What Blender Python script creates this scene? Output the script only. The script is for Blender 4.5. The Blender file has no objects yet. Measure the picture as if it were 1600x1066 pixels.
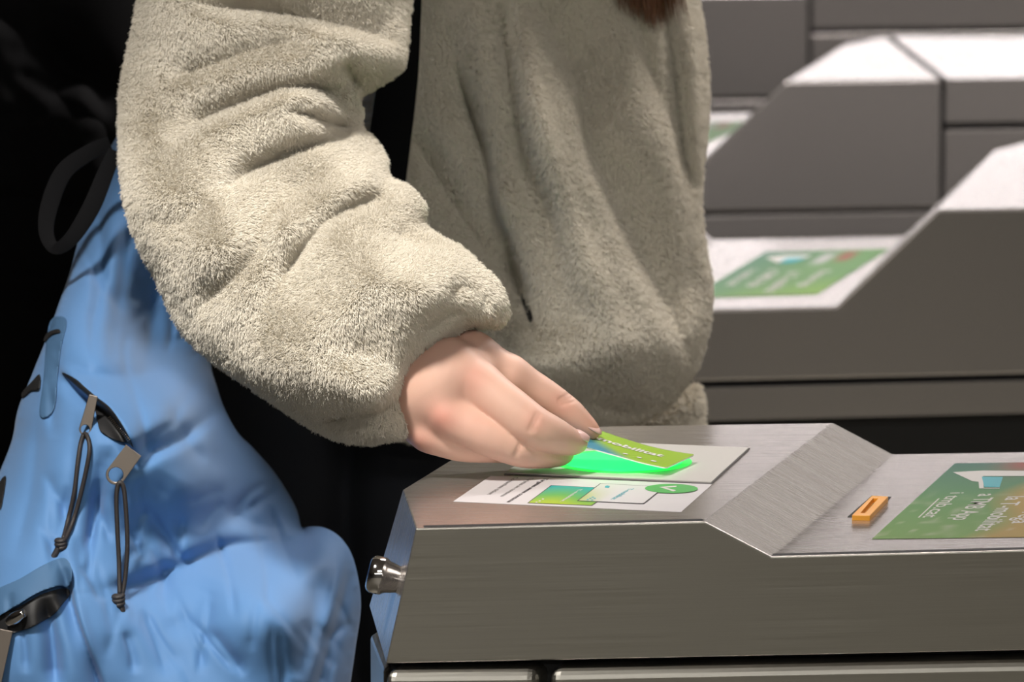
import bpy, bmesh, math, random
import numpy as np
from mathutils import Vector, Matrix

random.seed(7)
RNG = np.random.default_rng(7)
SC = bpy.context.scene
COL = SC.collection

# ------------------------------------------------------------------ camera
F = 7500.0                       # focal length in px of the 1600x1066 frame
PITCH = math.radians(8.2)
CAM = np.array([0.0, 0.0, 1.547])
cam_data = bpy.data.cameras.new('camera')
cam = bpy.data.objects.new('camera', cam_data)
COL.objects.link(cam)
cam.location = CAM
cam.rotation_euler = (math.pi / 2 - PITCH, 0, 0)
cam_data.sensor_fit = 'HORIZONTAL'
cam_data.sensor_width = 36.0
cam_data.lens = F / 1600 * 36.0
cam_data.clip_start = 0.05
cam_data.clip_end = 200
cam_data.dof.use_dof = True
cam_data.dof.focus_distance = 3.19
cam_data.dof.aperture_fstop = 13.0
SC.camera = cam

# ------------------------------------------------------------------ world, lights, exposure
world = bpy.data.worlds.new('station_air')
SC.world = world
world.use_nodes = True
world.node_tree.nodes['Background'].inputs[0].default_value = (0.9, 0.95, 1.0, 1)
world.node_tree.nodes['Background'].inputs[1].default_value = 0.02
SC.view_settings.view_transform = 'Standard'
SC.view_settings.look = 'None'
SC.view_settings.exposure = 0.0
SC.view_settings.gamma = 1.0
SC.view_settings.use_curve_mapping = False
try:
    SC.cycles.use_denoising = True
    SC.cycles.max_bounces = 8
    SC.cycles.diffuse_bounces = 4
    SC.cycles.glossy_bounces = 4
    SC.cycles.sample_clamp_indirect = 4.0
    SC.cycles_curves.shape = 'RIBBONS'
except Exception:
    pass


def area_light(name, loc, target, sx, sy, power, color):
    d = bpy.data.lights.new(name, 'AREA')
    d.shape = 'RECTANGLE'
    d.size = sx
    d.size_y = sy
    d.energy = power
    d.color = color
    o = bpy.data.objects.new(name, d)
    COL.objects.link(o)
    o.location = loc
    v = Vector(target) - Vector(loc)
    o.rotation_euler = v.to_track_quat('-Z', 'Y').to_euler()
    return o


CEIL = 3.0
KEY_AT = (-0.75, 2.2, 2.86)
key = bpy.data.lights.new('key_lamp', 'SPOT')
key.energy = 285; key.color = (1.0, 0.95, 0.88); key.spot_size = math.radians(27.5); key.spot_blend = 1.0; key.shadow_soft_size = 0.15
key_o = bpy.data.objects.new('key_lamp', key); COL.objects.link(key_o)
key_o.location = KEY_AT
key_o.rotation_euler = (Vector((-0.23, 3.17, 1.09)) - Vector(KEY_AT)).to_track_quat('-Z', 'Y').to_euler()
area_light('front_fill', (0.6, 0.3, 2.93), (0.2, 3.0, 0.9), 1.3, 0.4, 32, (1.0, 0.95, 0.88))  # fill lamp added to lift the hand and bag
area_light('rear_fill', (0.5, -2.6, 2.93), (0.5, -2.6, 0.0), 5.0, 0.5, 90, (1.0, 0.96, 0.90))  # added behind the camera to brighten the steel front panels
area_light('aisle_fill', (1.3, 5.0, 2.93), (1.0, 5.6, 0.9), 2.4, 0.4, 110, (1.0, 0.93, 0.90))  # added to brighten the fronts of the far gates

# ------------------------------------------------------------------ helpers: pixel rays
RIGHT = np.array([1.0, 0, 0])
UP = np.array([0, math.sin(PITCH), math.cos(PITCH)])
FWD = np.array([0, math.cos(PITCH), -math.sin(PITCH)])


def ray(px, py):
    return FWD + RIGHT * ((px - 800.0) / F) + UP * (-(py - 533.0) / F)


def P(px, py, Z):
    return CAM + ray(px, py) * Z


def PZ(px, py, z):
    r = ray(px, py)
    return CAM + r * ((z - CAM[2]) / r[2])


def PP(px, py, p0, n):
    r = ray(px, py)
    return CAM + r * (np.dot(p0 - CAM, n) / np.dot(r, n))


def P_arr(px, py, Z):
    px = np.asarray(px, float); py = np.asarray(py, float); Z = np.asarray(Z, float)
    d = FWD[None, :] + ((px - 800) / F)[:, None] * RIGHT + (-(py - 533) / F)[:, None] * UP
    return CAM + d * Z[:, None]


# ------------------------------------------------------------------ helpers: materials
def mat(name, color, rough=0.6, metal=0.0, **kw):
    m = bpy.data.materials.new(name)
    m.use_nodes = True
    b = m.node_tree.nodes['Principled BSDF']
    b.inputs['Base Color'].default_value = (*color, 1)
    b.inputs['Roughness'].default_value = rough
    b.inputs['Metallic'].default_value = metal
    for k, v in kw.items():
        b.inputs[k.replace('_', ' ')].default_value = v
    return m


def nodes(m):
    return m.node_tree.nodes, m.node_tree.links, m.node_tree.nodes['Principled BSDF']


def add_noise_color(m, c1, c2, scale, detail=4, stretch=(1, 1, 1), lo=0.35, hi=0.65):
    n, l, b = nodes(m)
    tc = n.new('ShaderNodeTexCoord'); mp = n.new('ShaderNodeMapping')
    mp.inputs['Scale'].default_value = stretch
    nz = n.new('ShaderNodeTexNoise'); nz.inputs['Scale'].default_value = scale; nz.inputs['Detail'].default_value = detail
    cr = n.new('ShaderNodeValToRGB')
    cr.color_ramp.elements[0].position = lo; cr.color_ramp.elements[1].position = hi
    cr.color_ramp.elements[0].color = (*c1, 1); cr.color_ramp.elements[1].color = (*c2, 1)
    l.new(tc.outputs['Object'], mp.inputs['Vector']); l.new(mp.outputs[0], nz.inputs['Vector'])
    l.new(nz.outputs[0], cr.inputs[0]); l.new(cr.outputs[0], b.inputs['Base Color'])
    return nz


def add_bump(m, scale, strength, dist=0.001, detail=3, stretch=(1, 1, 1)):
    n, l, b = nodes(m)
    tc = n.new('ShaderNodeTexCoord'); mp = n.new('ShaderNodeMapping')
    mp.inputs['Scale'].default_value = stretch
    nz = n.new('ShaderNodeTexNoise'); nz.inputs['Scale'].default_value = scale; nz.inputs['Detail'].default_value = detail
    bp = n.new('ShaderNodeBump'); bp.inputs['Strength'].default_value = strength; bp.inputs['Distance'].default_value = dist
    l.new(tc.outputs['Object'], mp.inputs['Vector']); l.new(mp.outputs[0], nz.inputs['Vector'])
    l.new(nz.outputs[0], bp.inputs['Height']); l.new(bp.outputs[0], b.inputs['Normal'])


def steel(name, base, rough, rvar=0.1, stretch=(8, 1400, 8), bstr=0.06):
    m = mat(name, base, rough, 1.0)
    n, l, b = nodes(m)
    tc = n.new('ShaderNodeTexCoord'); mp = n.new('ShaderNodeMapping')
    mp.inputs['Scale'].default_value = stretch
    nz = n.new('ShaderNodeTexNoise'); nz.inputs['Scale'].default_value = 1.0; nz.inputs['Detail'].default_value = 6
    mr = n.new('ShaderNodeMapRange')
    mr.inputs['From Min'].default_value = 0.3; mr.inputs['From Max'].default_value = 0.7
    mr.inputs['To Min'].default_value = rough - rvar; mr.inputs['To Max'].default_value = rough + rvar
    cr = n.new('ShaderNodeValToRGB')
    cr.color_ramp.elements[0].position = 0.25; cr.color_ramp.elements[1].position = 0.75
    cr.color_ramp.elements[0].color = (*[c * 0.93 for c in base], 1)
    cr.color_ramp.elements[1].color = (*[min(1, c * 1.06) for c in base], 1)
    bp = n.new('ShaderNodeBump'); bp.inputs['Strength'].default_value = bstr; bp.inputs['Distance'].default_value = 0.0004
    l.new(tc.outputs['Object'], mp.inputs['Vector']); l.new(mp.outputs[0], nz.inputs['Vector'])
    l.new(nz.outputs[0], mr.inputs[0]); l.new(mr.outputs[0], b.inputs['Roughness'])
    l.new(nz.outputs[0], cr.inputs[0]); l.new(cr.outputs[0], b.inputs['Base Color'])
    l.new(nz.outputs[0], bp.inputs['Height']); l.new(bp.outputs[0], b.inputs['Normal'])
    return m


def attr_mat(name, rough=0.5, spec=0.5):
    m = mat(name, (1, 1, 1), rough)
    n, l, b = nodes(m)
    a = n.new('ShaderNodeAttribute'); a.attribute_name = 'Col'
    l.new(a.outputs['Color'], b.inputs['Base Color'])
    b.inputs['Specular IOR Level'].default_value = spec
    return m


def emit(name, color, strength):
    m = bpy.data.materials.new(name); m.use_nodes = True
    n, l, b = nodes(m)
    b.inputs['Base Color'].default_value = (*color, 1)
    b.inputs['Emission Color'].default_value = (*color, 1)
    b.inputs['Emission Strength'].default_value = strength
    return m


def dim(c, k): return tuple(q * k for q in c)


def srgb(r, g, b):
    f = lambda c: (c / 255 / 12.92) if c / 255 <= 0.04045 else ((c / 255 + 0.055) / 1.055) ** 2.4
    return (f(r), f(g), f(b))


# ------------------------------------------------------------------ helpers: objects
def link_mesh(name, verts, faces, m, parent=None, smooth=True, cols=None):
    me = bpy.data.meshes.new(name)
    me.from_pydata([tuple(map(float, v)) for v in verts], [], [tuple(map(int, f)) for f in faces])
    me.update()
    if smooth:
        me.polygons.foreach_set('use_smooth', [True] * len(me.polygons))
    if cols is not None:
        a = me.color_attributes.new('Col', 'FLOAT_COLOR', 'POINT')
        c = np.ones((len(verts), 4), np.float32); c[:, :3] = np.asarray(cols)
        a.data.foreach_set('color', c.ravel())
    if m is not None:
        me.materials.append(m)
    o = bpy.data.objects.new(name, me)
    COL.objects.link(o)
    if parent is not None:
        o.parent = parent
        o.matrix_parent_inverse = parent.matrix_world.inverted() if False else Matrix.Translation(-Vector(parent.location))
    return o


def fix_normals(o):
    bm = bmesh.new(); bm.from_mesh(o.data)
    bmesh.ops.recalc_face_normals(bm, faces=bm.faces)
    bm.to_mesh(o.data); bm.free()
    return o


def bevel(o, w, seg=2, ang=30):
    md = o.modifiers.new('bevel', 'BEVEL'); md.width = w; md.segments = seg
    md.limit_method = 'ANGLE'; md.angle_limit = math.radians(ang)
    md.harden_normals = False
    return o


def flat(o):
    o.data.polygons.foreach_set('use_smooth', [False] * len(o.data.polygons))
    return o


def empty(name, loc):
    o = bpy.data.objects.new(name, None)
    COL.objects.link(o); o.location = tuple(map(float, loc)); o.empty_display_size = 0.05
    return o


def tag(o, label, cat, group=None):
    o['label'] = label; o['category'] = cat
    if group: o['group'] = group
    return o


def struct(o):
    o['kind'] = 'structure'; return o


def box(name, lo, hi, m, parent=None):
    x0, y0, z0 = lo; x1, y1, z1 = hi
    v = [(x0, y0, z0), (x1, y0, z0), (x1, y1, z0), (x0, y1, z0), (x0, y0, z1), (x1, y0, z1), (x1, y1, z1), (x0, y1, z1)]
    f = [(0, 3, 2, 1), (4, 5, 6, 7), (0, 1, 5, 4), (1, 2, 6, 5), (2, 3, 7, 6), (3, 0, 4, 7)]
    return link_mesh(name, v, f, m, parent, smooth=False)


def prism(name, pts, ext, m, parent=None, bev=0.0):
    """front polygon (world points, in one plane) extruded along the vector ext"""
    pts = [np.array(p, float) for p in pts]; n = len(pts)
    exts = ext if isinstance(ext, list) else [ext] * n
    v = pts + [p + e for p, e in zip(pts, exts)]
    f = [tuple(range(n)), tuple(range(2 * n - 1, n - 1, -1))]
    f += [(i, i + n, (i + 1) % n + n, (i + 1) % n) for i in range(n)]
    o = fix_normals(link_mesh(name, v, f, m, parent, smooth=False))
    if bev: bevel(o, bev)
    return o


def slab(name, pts, t, m, parent=None, bev=0.0):
    """polygon pushed up by t: a thin plate lying on its lower face"""
    return prism(name, pts, np.array([0, 0, t]), m, parent, bev)


def catmull(pts, closed=False, n=8):
    pts = np.array(pts, float); N = len(pts); out = []
    rng = range(N) if closed else range(N - 1)
    for i in rng:
        if closed:
            p0, p1, p2, p3 = pts[(i - 1) % N], pts[i], pts[(i + 1) % N], pts[(i + 2) % N]
        else:
            p0, p1, p2, p3 = pts[max(i - 1, 0)], pts[i], pts[i + 1], pts[min(i + 2, N - 1)]
        for k in range(n):
            t = k / n
            out.append(0.5 * (2 * p1 + (p2 - p0) * t + (2 * p0 - 5 * p1 + 4 * p2 - p3) * t * t + (3 * p1 - p0 - 3 * p2 + p3) * t ** 3))
    if not closed: out.append(pts[-1])
    return np.array(out)


def tube(name, pts, r, m, parent=None, seg=10, n=6, smooth_path=True):
    """round tube along world points; r a number or one radius per point"""
    pts = np.array(pts, float)
    rr = np.full(len(pts), r, float) if np.isscalar(r) else np.array(r, float)
    if smooth_path and len(pts) > 2:
        q = catmull(np.hstack([pts, rr[:, None]]), False, n); pts, rr = q[:, :3], np.maximum(q[:, 3], 1e-5)
    v, f = tube_geo(pts, rr, seg)
    return link_mesh(name, v, f, m, parent)


def tube_geo(pts, rr, seg):
    N = len(pts); v = []; f = []
    t = np.gradient(pts, axis=0); t /= np.linalg.norm(t, axis=1)[:, None] + 1e-12
    ref = np.array([0.31, 0.87, 0.38]); u = np.cross(t[0], ref); u /= np.linalg.norm(u)
    for i in range(N):
        u = u - t[i] * np.dot(u, t[i]); u /= np.linalg.norm(u) + 1e-12
        w = np.cross(t[i], u)
        for k in range(seg):
            a = 2 * math.pi * k / seg
            v.append(pts[i] + rr[i] * (u * math.cos(a) + w * math.sin(a)))
    for i in range(N - 1):
        for k in range(seg):
            a, b = i * seg + k, i * seg + (k + 1) % seg
            f.append((a, b, b + seg, a + seg))
    f.append(tuple(range(seg - 1, -1, -1))); f.append(tuple((N - 1) * seg + k for k in range(seg)))
    return v, f


def lathe(name, base, axis, prof, m, parent=None, seg=40):
    """prof: list of (distance along axis, radius)"""
    axis = np.array(axis, float); axis /= np.linalg.norm(axis)
    u = np.cross(axis, [0, 0, 1.0]); u /= np.linalg.norm(u); w = np.cross(axis, u)
    v = []; f = []
    for d, r in prof:
        for k in range(seg):
            a = 2 * math.pi * k / seg
            v.append(np.array(base) + axis * d + r * (u * math.cos(a) + w * math.sin(a)))
    for i in range(len(prof) - 1):
        for k in range(seg):
            a, b = i * seg + k, i * seg + (k + 1) % seg
            f.append((a, b, b + seg, a + seg))
    f.append(tuple(range(seg))); f.append(tuple((len(prof) - 1) * seg + k for k in range(seg)))
    return fix_normals(link_mesh(name, v, f, m, parent))


# text laid on a surface: returns flat text geometry, 1 unit = cap height
_tcache = {}


def text_geo(s, bold=0.0):
    key = (s, bold)
    if key in _tcache: return _tcache[key]
    c = bpy.data.curves.new('lettering', 'FONT'); c.body = s; c.size = 1.0; c.offset = bold; c.resolution_u = 3
    o = bpy.data.objects.new('lettering', c); COL.objects.link(o)
    dg = bpy.context.evaluated_depsgraph_get(); dg.update()
    e = o.evaluated_get(dg); me = e.to_mesh()
    v = np.array([tuple(q.co) for q in me.vertices]); f = [tuple(p.vertices) for p in me.polygons]
    e.to_mesh_clear(); bpy.data.objects.remove(o); bpy.data.curves.remove(c)
    x0, x1 = v[:, 0].min(), v[:, 0].max()
    v = np.stack([(v[:, 0] - x0) / (x1 - x0), v[:, 1] / 0.69], 1)
    _tcache[key] = (v, f)
    return v, f


def text_on(name, s, p0, p1, cap, z, m, parent, bold=0.0):
    """letters on the level z; p0 -> p1 the base line and cap the top of a capital at p0, as picture points on that level"""
    v, f = text_geo(s, bold)
    a, b, c = PZ(*p0, z), PZ(*p1, z), PZ(*cap, z)
    w = [a + (b - a) * q[0] + (c - a) * q[1] for q in v]
    return link_mesh(name, w, f, m, parent, smooth=False)


def decal(name, pxs, z, m, parent, t=0.00012):
    return slab(name, [PZ(x, y, z) for x, y in pxs], t, m, parent)


def quad_grid(name, corners, nu, nv, m, parent, colf, warp=None):
    """corners: near-left, near-right, far-right, far-left world points"""
    A, B, C_, D = [np.array(c, float) for c in corners]
    v = []; cols = []
    for j in range(nv + 1):
        for i in range(nu + 1):
            s, t = i / nu, j / nv
            p = (A * (1 - s) + B * s) * (1 - t) + (D * (1 - s) + C_ * s) * t
            v.append(p if warp is None else p + warp(s, t)); cols.append(colf(s, t))
    f = [(j * (nu + 1) + i, j * (nu + 1) + i + 1, (j + 1) * (nu + 1) + i + 1, (j + 1) * (nu + 1) + i) for j in range(nv) for i in range(nu)]
    return link_mesh(name, v, f, m, parent, smooth=True, cols=cols)


# ------------------------------------------------------------------ helpers: soft cloth volumes
def seg_dist(px, py, poly, closed=False):
    """distance, signed side (+ is below a left-to-right line), arc position 0..1, nearest point"""
    poly = np.array(poly, float)
    if closed: poly = np.vstack([poly, poly[:1]])
    best = np.full(px.shape, 1e18); side = np.zeros(px.shape); arc = np.zeros(px.shape)
    nx_ = np.zeros(px.shape); ny_ = np.zeros(px.shape)
    L = np.linalg.norm(np.diff(poly, axis=0), axis=1); tot = L.sum() + 1e-9; acc = 0
    for i in range(len(poly) - 1):
        ax, ay = poly[i]; bx, by = poly[i + 1]; dx, dy = bx - ax, by - ay
        t = np.clip(((px - ax) * dx + (py - ay) * dy) / (dx * dx + dy * dy + 1e-9), 0, 1)
        qx, qy = ax + t * dx, ay + t * dy
        d = (px - qx) ** 2 + (py - qy) ** 2
        k = d < best
        best = np.where(k, d, best); nx_ = np.where(k, qx, nx_); ny_ = np.where(k, qy, ny_)
        side = np.where(k, np.sign(dx * (py - ay) - dy * (px - ax)), side)
        arc = np.where(k, (acc + t * L[i]) / tot, arc); acc += L[i]
    return np.sqrt(best), side, arc, nx_, ny_


def inside(px, py, poly):
    r = np.zeros(px.shape, bool); n = len(poly); j = n - 1
    for i in range(n):
        xi, yi = poly[i]; xj, yj = poly[j]
        c = ((yi > py) != (yj > py)) & (px < (xj - xi) * (py - yi) / (yj - yi + 1e-12) + xi)
        r ^= c; j = i
    return r


def vnoise(x, y, seed=0):
    """smooth value noise in -1..1"""
    g = np.random.default_rng(seed).uniform(-1, 1, (64, 64))
    xi = np.floor(x).astype(int); yi = np.floor(y).astype(int); fx = x - xi; fy = y - yi
    fx = fx * fx * (3 - 2 * fx); fy = fy * fy * (3 - 2 * fy)
    a = g[xi % 64, yi % 64]; b = g[(xi + 1) % 64, yi % 64]; c = g[xi % 64, (yi + 1) % 64]; d = g[(xi + 1) % 64, (yi + 1) % 64]
    return (a * (1 - fx) + b * fx) * (1 - fy) + (c * (1 - fx) + d * fx) * fy


class Cloth:
    """A closed padded volume: outline, centre depth from control points, bulge front T and back Tb, folds on the front."""

    def __init__(self, outline, ctrl, T, R, Tb, step=4, folds=(), bumps=(), blur=25, noise=0.0, smooth=6, nscale=40, inset=0.0, gain=1.0):
        self.poly = catmull(outline, True, smooth)
        x0, y0 = self.poly.min(0) - step; x1, y1 = self.poly.max(0) + step
        xs = np.arange(x0, x1 + step, step); ys = np.arange(y0, y1 + step, step)
        X, Y = np.meshgrid(xs, ys)
        ins = inside(X, Y, self.poly)
        d, _, _, qx, qy = seg_dist(X, Y, self.poly, True)
        if inset:
            sg = np.where(ins, 1.0, -1.0) * inset / np.maximum(d, 1e-6)
            qx, qy = qx + (X - qx) * sg, qy + (Y - qy) * sg
            ins = ins & (d > inset); d = np.maximum(d - inset, 0)
        cell = ins[:-1, :-1] | ins[1:, :-1] | ins[:-1, 1:] | ins[1:, 1:]
        used = np.zeros(ins.shape, bool)
        used[:-1, :-1] |= cell; used[1:, :-1] |= cell; used[:-1, 1:] |= cell; used[1:, 1:] |= cell
        rim = used & ~ins
        X = np.where(rim, qx, X); Y = np.where(rim, qy, Y)
        d = np.where(ins, d, 0)
        s = np.clip(d / R, 0, 1); h = np.sqrt(np.maximum(0, 1 - (1 - s) ** 2))
        for _ in range(blur):
            hp = np.pad(h, 1, mode='edge')
            hb = (hp[:-2, 1:-1] + hp[2:, 1:-1] + hp[1:-1, :-2] + hp[1:-1, 2:] + 2 * h) / 6
            h = np.where(ins & (d > step * 1.2), hb, h)
        self.h0 = h
        fade = np.clip(d / 26, 0, 1)
        disp = np.zeros(h.shape)
        for pts, amp, wu, wl in folds:
            c = catmull(pts, False, 6)
            dist, sd, arc, _, _ = seg_dist(X, Y, c)
            win = np.clip(np.sin(np.clip(arc, 0.02, 0.98) * math.pi) * 1.6, 0, 1)
            w = np.where(sd > 0, wl, wu)
            disp += amp * win * np.exp(-(dist / w) ** 1.6)
        for bx, by, rx, ry, ang, amp in bumps:
            ca, sa = math.cos(math.radians(ang)), math.sin(math.radians(ang))
            u = ((X - bx) * ca + (Y - by) * sa) / rx; v = (-(X - bx) * sa + (Y - by) * ca) / ry
            disp -= amp * np.exp(-(u * u + v * v))
        disp *= gain
        if noise:
            disp += noise * (vnoise(X / nscale, Y / nscale, 3) + 0.5 * vnoise(X / nscale * 2, Y / nscale * 2, 5))
        c = np.array(ctrl, float)
        wsum = 0; zs = 0
        for cx, cy, cz in c:
            w = 1 / ((X - cx) ** 2 + (Y - cy) ** 2 + 60 ** 2) ** 1.5
            wsum = wsum + w; zs = zs + w * cz
        Zc = zs / wsum
        self.X, self.Y, self.xs, self.ys, self.step = X, Y, xs, ys, step
        self.Zf = Zc - T * h + disp * fade
        self.Zb = Zc + Tb * h
        self.Zb = np.maximum(self.Zb, self.Zf)
        self.used, self.rim, self.cell, self.ins = used, rim, cell, ins

    def depth(self, px, py):
        u = np.clip((np.asarray(px, float) - self.xs[0]) / self.step, 0, len(self.xs) - 1.001)
        v = np.clip((np.asarray(py, float) - self.ys[0]) / self.step, 0, len(self.ys) - 1.001)
        i, j = np.floor(u).astype(int), np.floor(v).astype(int); fu, fv = u - i, v - j
        Z = self.Zf
        return (Z[j, i] * (1 - fu) + Z[j, i + 1] * fu) * (1 - fv) + (Z[j + 1, i] * (1 - fu) + Z[j + 1, i + 1] * fu) * fv

    def on(self, px, py, lift=0.0):
        return P(px, py, float(self.depth(px, py)) - lift)

    def mesh(self, name, m, parent=None, cols=None):
        idx = -np.ones(self.used.shape, int); n = int(self.used.sum()); idx[self.used] = np.arange(n)
        vf = P_arr(self.X[self.used], self.Y[self.used], self.Zf[self.used])
        inn = self.used & ~self.rim
        jdx = idx.copy(); nb = int(inn.sum()); jdx[inn] = n + np.arange(nb)
        vb = P_arr(self.X[inn], self.Y[inn], self.Zb[inn])
        J, I = np.nonzero(self.cell)
        ff = np.stack([idx[J, I], idx[J + 1, I], idx[J + 1, I + 1], idx[J, I + 1]], 1)
        fb = np.stack([jdx[J, I], jdx[J, I + 1], jdx[J + 1, I + 1], jdx[J + 1, I]], 1)
        dup = (ff == fb[:, [0, 3, 2, 1]]).all(1)
        o = link_mesh(name, np.vstack([vf, vb]), np.vstack([ff, fb[~dup]]), m, parent)
        self.normals()
        return o

    def normals(self):
        P3 = P_arr(self.X.ravel(), self.Y.ravel(), self.Zf.ravel()).reshape(*self.X.shape, 3)
        gu = np.gradient(P3, axis=1); gv = np.gradient(P3, axis=0)
        N = np.cross(gv, gu); N /= np.linalg.norm(N, axis=2)[..., None] + 1e-12
        flip = (N @ FWD) > 0
        N[flip] *= -1
        self.P3, self.N = P3, N

    def fur(self, name, n, length, m, parent, comb, radius=0.00022, clump=9.0, curl=0.6, wild=0.35, ylim=(-60, 1100), lie=0.75, seed=1, xlim=(-60, 1700)):
        rng = np.random.default_rng(seed)
        J, I = np.nonzero(self.cell & (self.Y[:-1, :-1] > ylim[0]) & (self.Y[:-1, :-1] < ylim[1]) & (self.X[:-1, :-1] > xlim[0]) & (self.X[:-1, :-1] < xlim[1]))
        a = self.P3[J, I]; b = self.P3[J + 1, I]; c = self.P3[J, I + 1]
        ar = np.linalg.norm(np.cross(b - a, c - a), axis=1) + 1e-12
        # rim cells: keep steep parts from eating every hair
        ar = np.minimum(ar, np.median(ar) * 6)
        k = rng.choice(len(J), n, p=ar / ar.sum())
        u, v = rng.random(n), rng.random(n)
        jj, ii = J[k], I[k]

        def bil(G):
            return ((G[jj, ii].T * (1 - u) + G[jj, ii + 1].T * u) * (1 - v) + (G[jj + 1, ii].T * (1 - u) + G[jj + 1, ii + 1].T * u) * v).T
        root = bil(self.P3); nor = bil(self.N); nor /= np.linalg.norm(nor, axis=1)[:, None] + 1e-9
        x = bil(self.X[..., None])[:, 0]; y = bil(self.Y[..., None])[:, 0]
        cx, cy = comb(x, y)                                  # lie of the pile, picture right / picture down
        cx = cx + wild * (0.9 * vnoise(x / 42, y / 42, 11) + 0.55 * vnoise(x / 15, y / 15, 12))
        cy = cy + wild * (0.9 * vnoise(x / 42, y / 42, 13) + 0.55 * vnoise(x / 15, y / 15, 14))
        # clumps
        gx = x + 4 * vnoise(x / 9, y / 9, 21); gy = y + 4 * vnoise(x / 9, y / 9, 22)
        ci = np.floor(gx / clump).astype(int); cj = np.floor(gy / clump).astype(int)
        hsh = (ci * 73856093 ^ cj * 19349663) & 0xffff
        tab = rng.normal(0, 1, (65536, 3))
        tabl = rng.uniform(1 - wild * 0.5, 1 + wild * 0.3, 65536)
        toc = np.stack([(ci + 0.5) * clump - gx, (cj + 0.5) * clump - gy], 1) / clump
        cx = cx + wild * 0.5 * tab[hsh, 0] + curl * toc[:, 0] * 1.4; cy = cy + wild * 0.5 * tab[hsh, 1] + curl * toc[:, 1] * 1.4
        cv = cx[:, None] * RIGHT - cy[:, None] * UP
        cv -= nor * np.sum(cv * nor, 1)[:, None]
        L = length * tabl[hsh] * rng.uniform(0.75, 1.1, n)
        jit = rng.normal(0, 0.13, (n, 3))
        d0 = nor * 1.0 + cv * lie * 0.5 + jit
        d1 = nor * 0.62 + cv * lie * 1.0 + jit * 1.4
        d2 = nor * 0.25 + cv * lie * 1.25 + jit * 2.0
        for d in (d0, d1, d2): d /= np.linalg.norm(d, axis=1)[:, None] + 1e-9
        p0 = root - nor * 0.0006
        p1 = p0 + d0 * (L * 0.36)[:, None]; p2 = p1 + d1 * (L * 0.34)[:, None]; p3 = p2 + d2 * (L * 0.34)[:, None]
        pts = np.stack([p0, p1, p2, p3], 1).reshape(-1, 3)
        rad = np.tile(np.array([1.0, 0.95, 0.75, 0.2], np.float32) * radius, n)
        return strands(name, pts, 4, rad, m, parent)


def strands(name, pts, per, rad, m, parent):
    hc = bpy.data.hair_curves.new(name)
    n = len(pts) // per
    off = Vector(parent.location) if parent is not None else Vector((0, 0, 0))
    hc.add_curves([per] * n)
    hc.attributes['position'].data.foreach_set('vector', (pts - np.array(off)).astype(np.float32).ravel())
    ra = hc.attributes.get('radius') or hc.attributes.new('radius', 'FLOAT', 'POINT')
    ra.data.foreach_set('value', np.asarray(rad, np.float32))
    hc.materials.append(m)
    o = bpy.data.objects.new(name, hc); COL.objects.link(o)
    if parent is not None:
        o.parent = parent
    return o


# ------------------------------------------------------------------ materials
STEEL = steel('brushed_steel', (0.50, 0.465, 0.44), 0.25, 0.05)
nodes(STEEL)[2].inputs['Metallic'].default_value = 0.83
STEEL_FRONT = steel('brushed_steel_front', (0.50, 0.485, 0.44), 0.34, 0.05, (8, 8, 1800))
STEEL_FAR = mat('satin_steel', (0.56, 0.53, 0.51), 0.26, 0.8)
CHROME = mat('chrome', (0.75, 0.73, 0.72), 0.09, 1.0)
BLACK = mat('black_gap', (0.006, 0.006, 0.007), 0.7)
PLINTH = mat('dark_plinth', (0.012, 0.012, 0.012), 0.5)
WHITE_VINYL = mat('white_vinyl', (0.60, 0.575, 0.59), 0.42)
PLATE = mat('frosted_plate', (0.50, 0.48, 0.455), 0.45)
INK = mat('dark_ink', (0.03, 0.028, 0.035), 0.5)
INK_GREY = mat('grey_ink', (0.09, 0.085, 0.085), 0.5)
INK_WHITE = mat('white_ink', (0.60, 0.58, 0.555), 0.5)
INK_TEAL = mat('teal_ink', (0.05, 0.36, 0.42), 0.5)
INK_GREEN = mat('green_ink', (0.075, 0.38, 0.085), 0.45)
ORANGE = mat('orange_plastic', (0.92, 0.40, 0.035), 0.35)
PRINT = attr_mat('printed_film', 0.4, 0.12)
CARD_MAT = attr_mat('card_print', 0.4, 0.25)
LED = emit('green_light', (0.012, 1.0, 0.11), 2.2)

FLOOR_M = mat('station_floor', (0.3, 0.28, 0.24), 0.45)
add_noise_color(FLOOR_M, (0.27, 0.255, 0.21), (0.34, 0.32, 0.27), 9)
CEIL_M = mat('ceiling_panels', (0.30, 0.27, 0.25), 0.8)
add_noise_color(CEIL_M, (0.28, 0.25, 0.235), (0.33, 0.30, 0.28), 2)
WALL_M = mat('station_wall', (0.10, 0.095, 0.09), 0.6)
add_noise_color(WALL_M, (0.09, 0.085, 0.08), (0.12, 0.115, 0.108), 3)
TUBE_LIGHT = emit('lamp_diffuser', (1.0, 0.93, 0.93), 10.5)
LAMP_BODY = mat('lamp_housing', (0.7, 0.7, 0.7), 0.4)

# ------------------------------------------------------------------ station hall
X0, X1, Y0, Y1 = -9.0, 9.0, -5.0, 40.0
struct(box('floor', (X0, Y0, -0.1), (X1, Y1, 0), FLOOR_M))
struct(box('ceiling', (X0, Y0, CEIL), (X1, Y1, CEIL + 0.1), CEIL_M))
struct(box('wall_back', (X0, Y1, 0), (X1, Y1 + 0.1, CEIL), WALL_M))
struct(box('wall_front', (X0, Y0 - 0.1, 0), (X1, Y0, CEIL), WALL_M))
struct(box('wall_left', (X0 - 0.1, Y0, 0), (X0, Y1, CEIL), WALL_M))
struct(box('wall_right', (X1, Y0, 0), (X1 + 0.1, Y1, CEIL), WALL_M))


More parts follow.
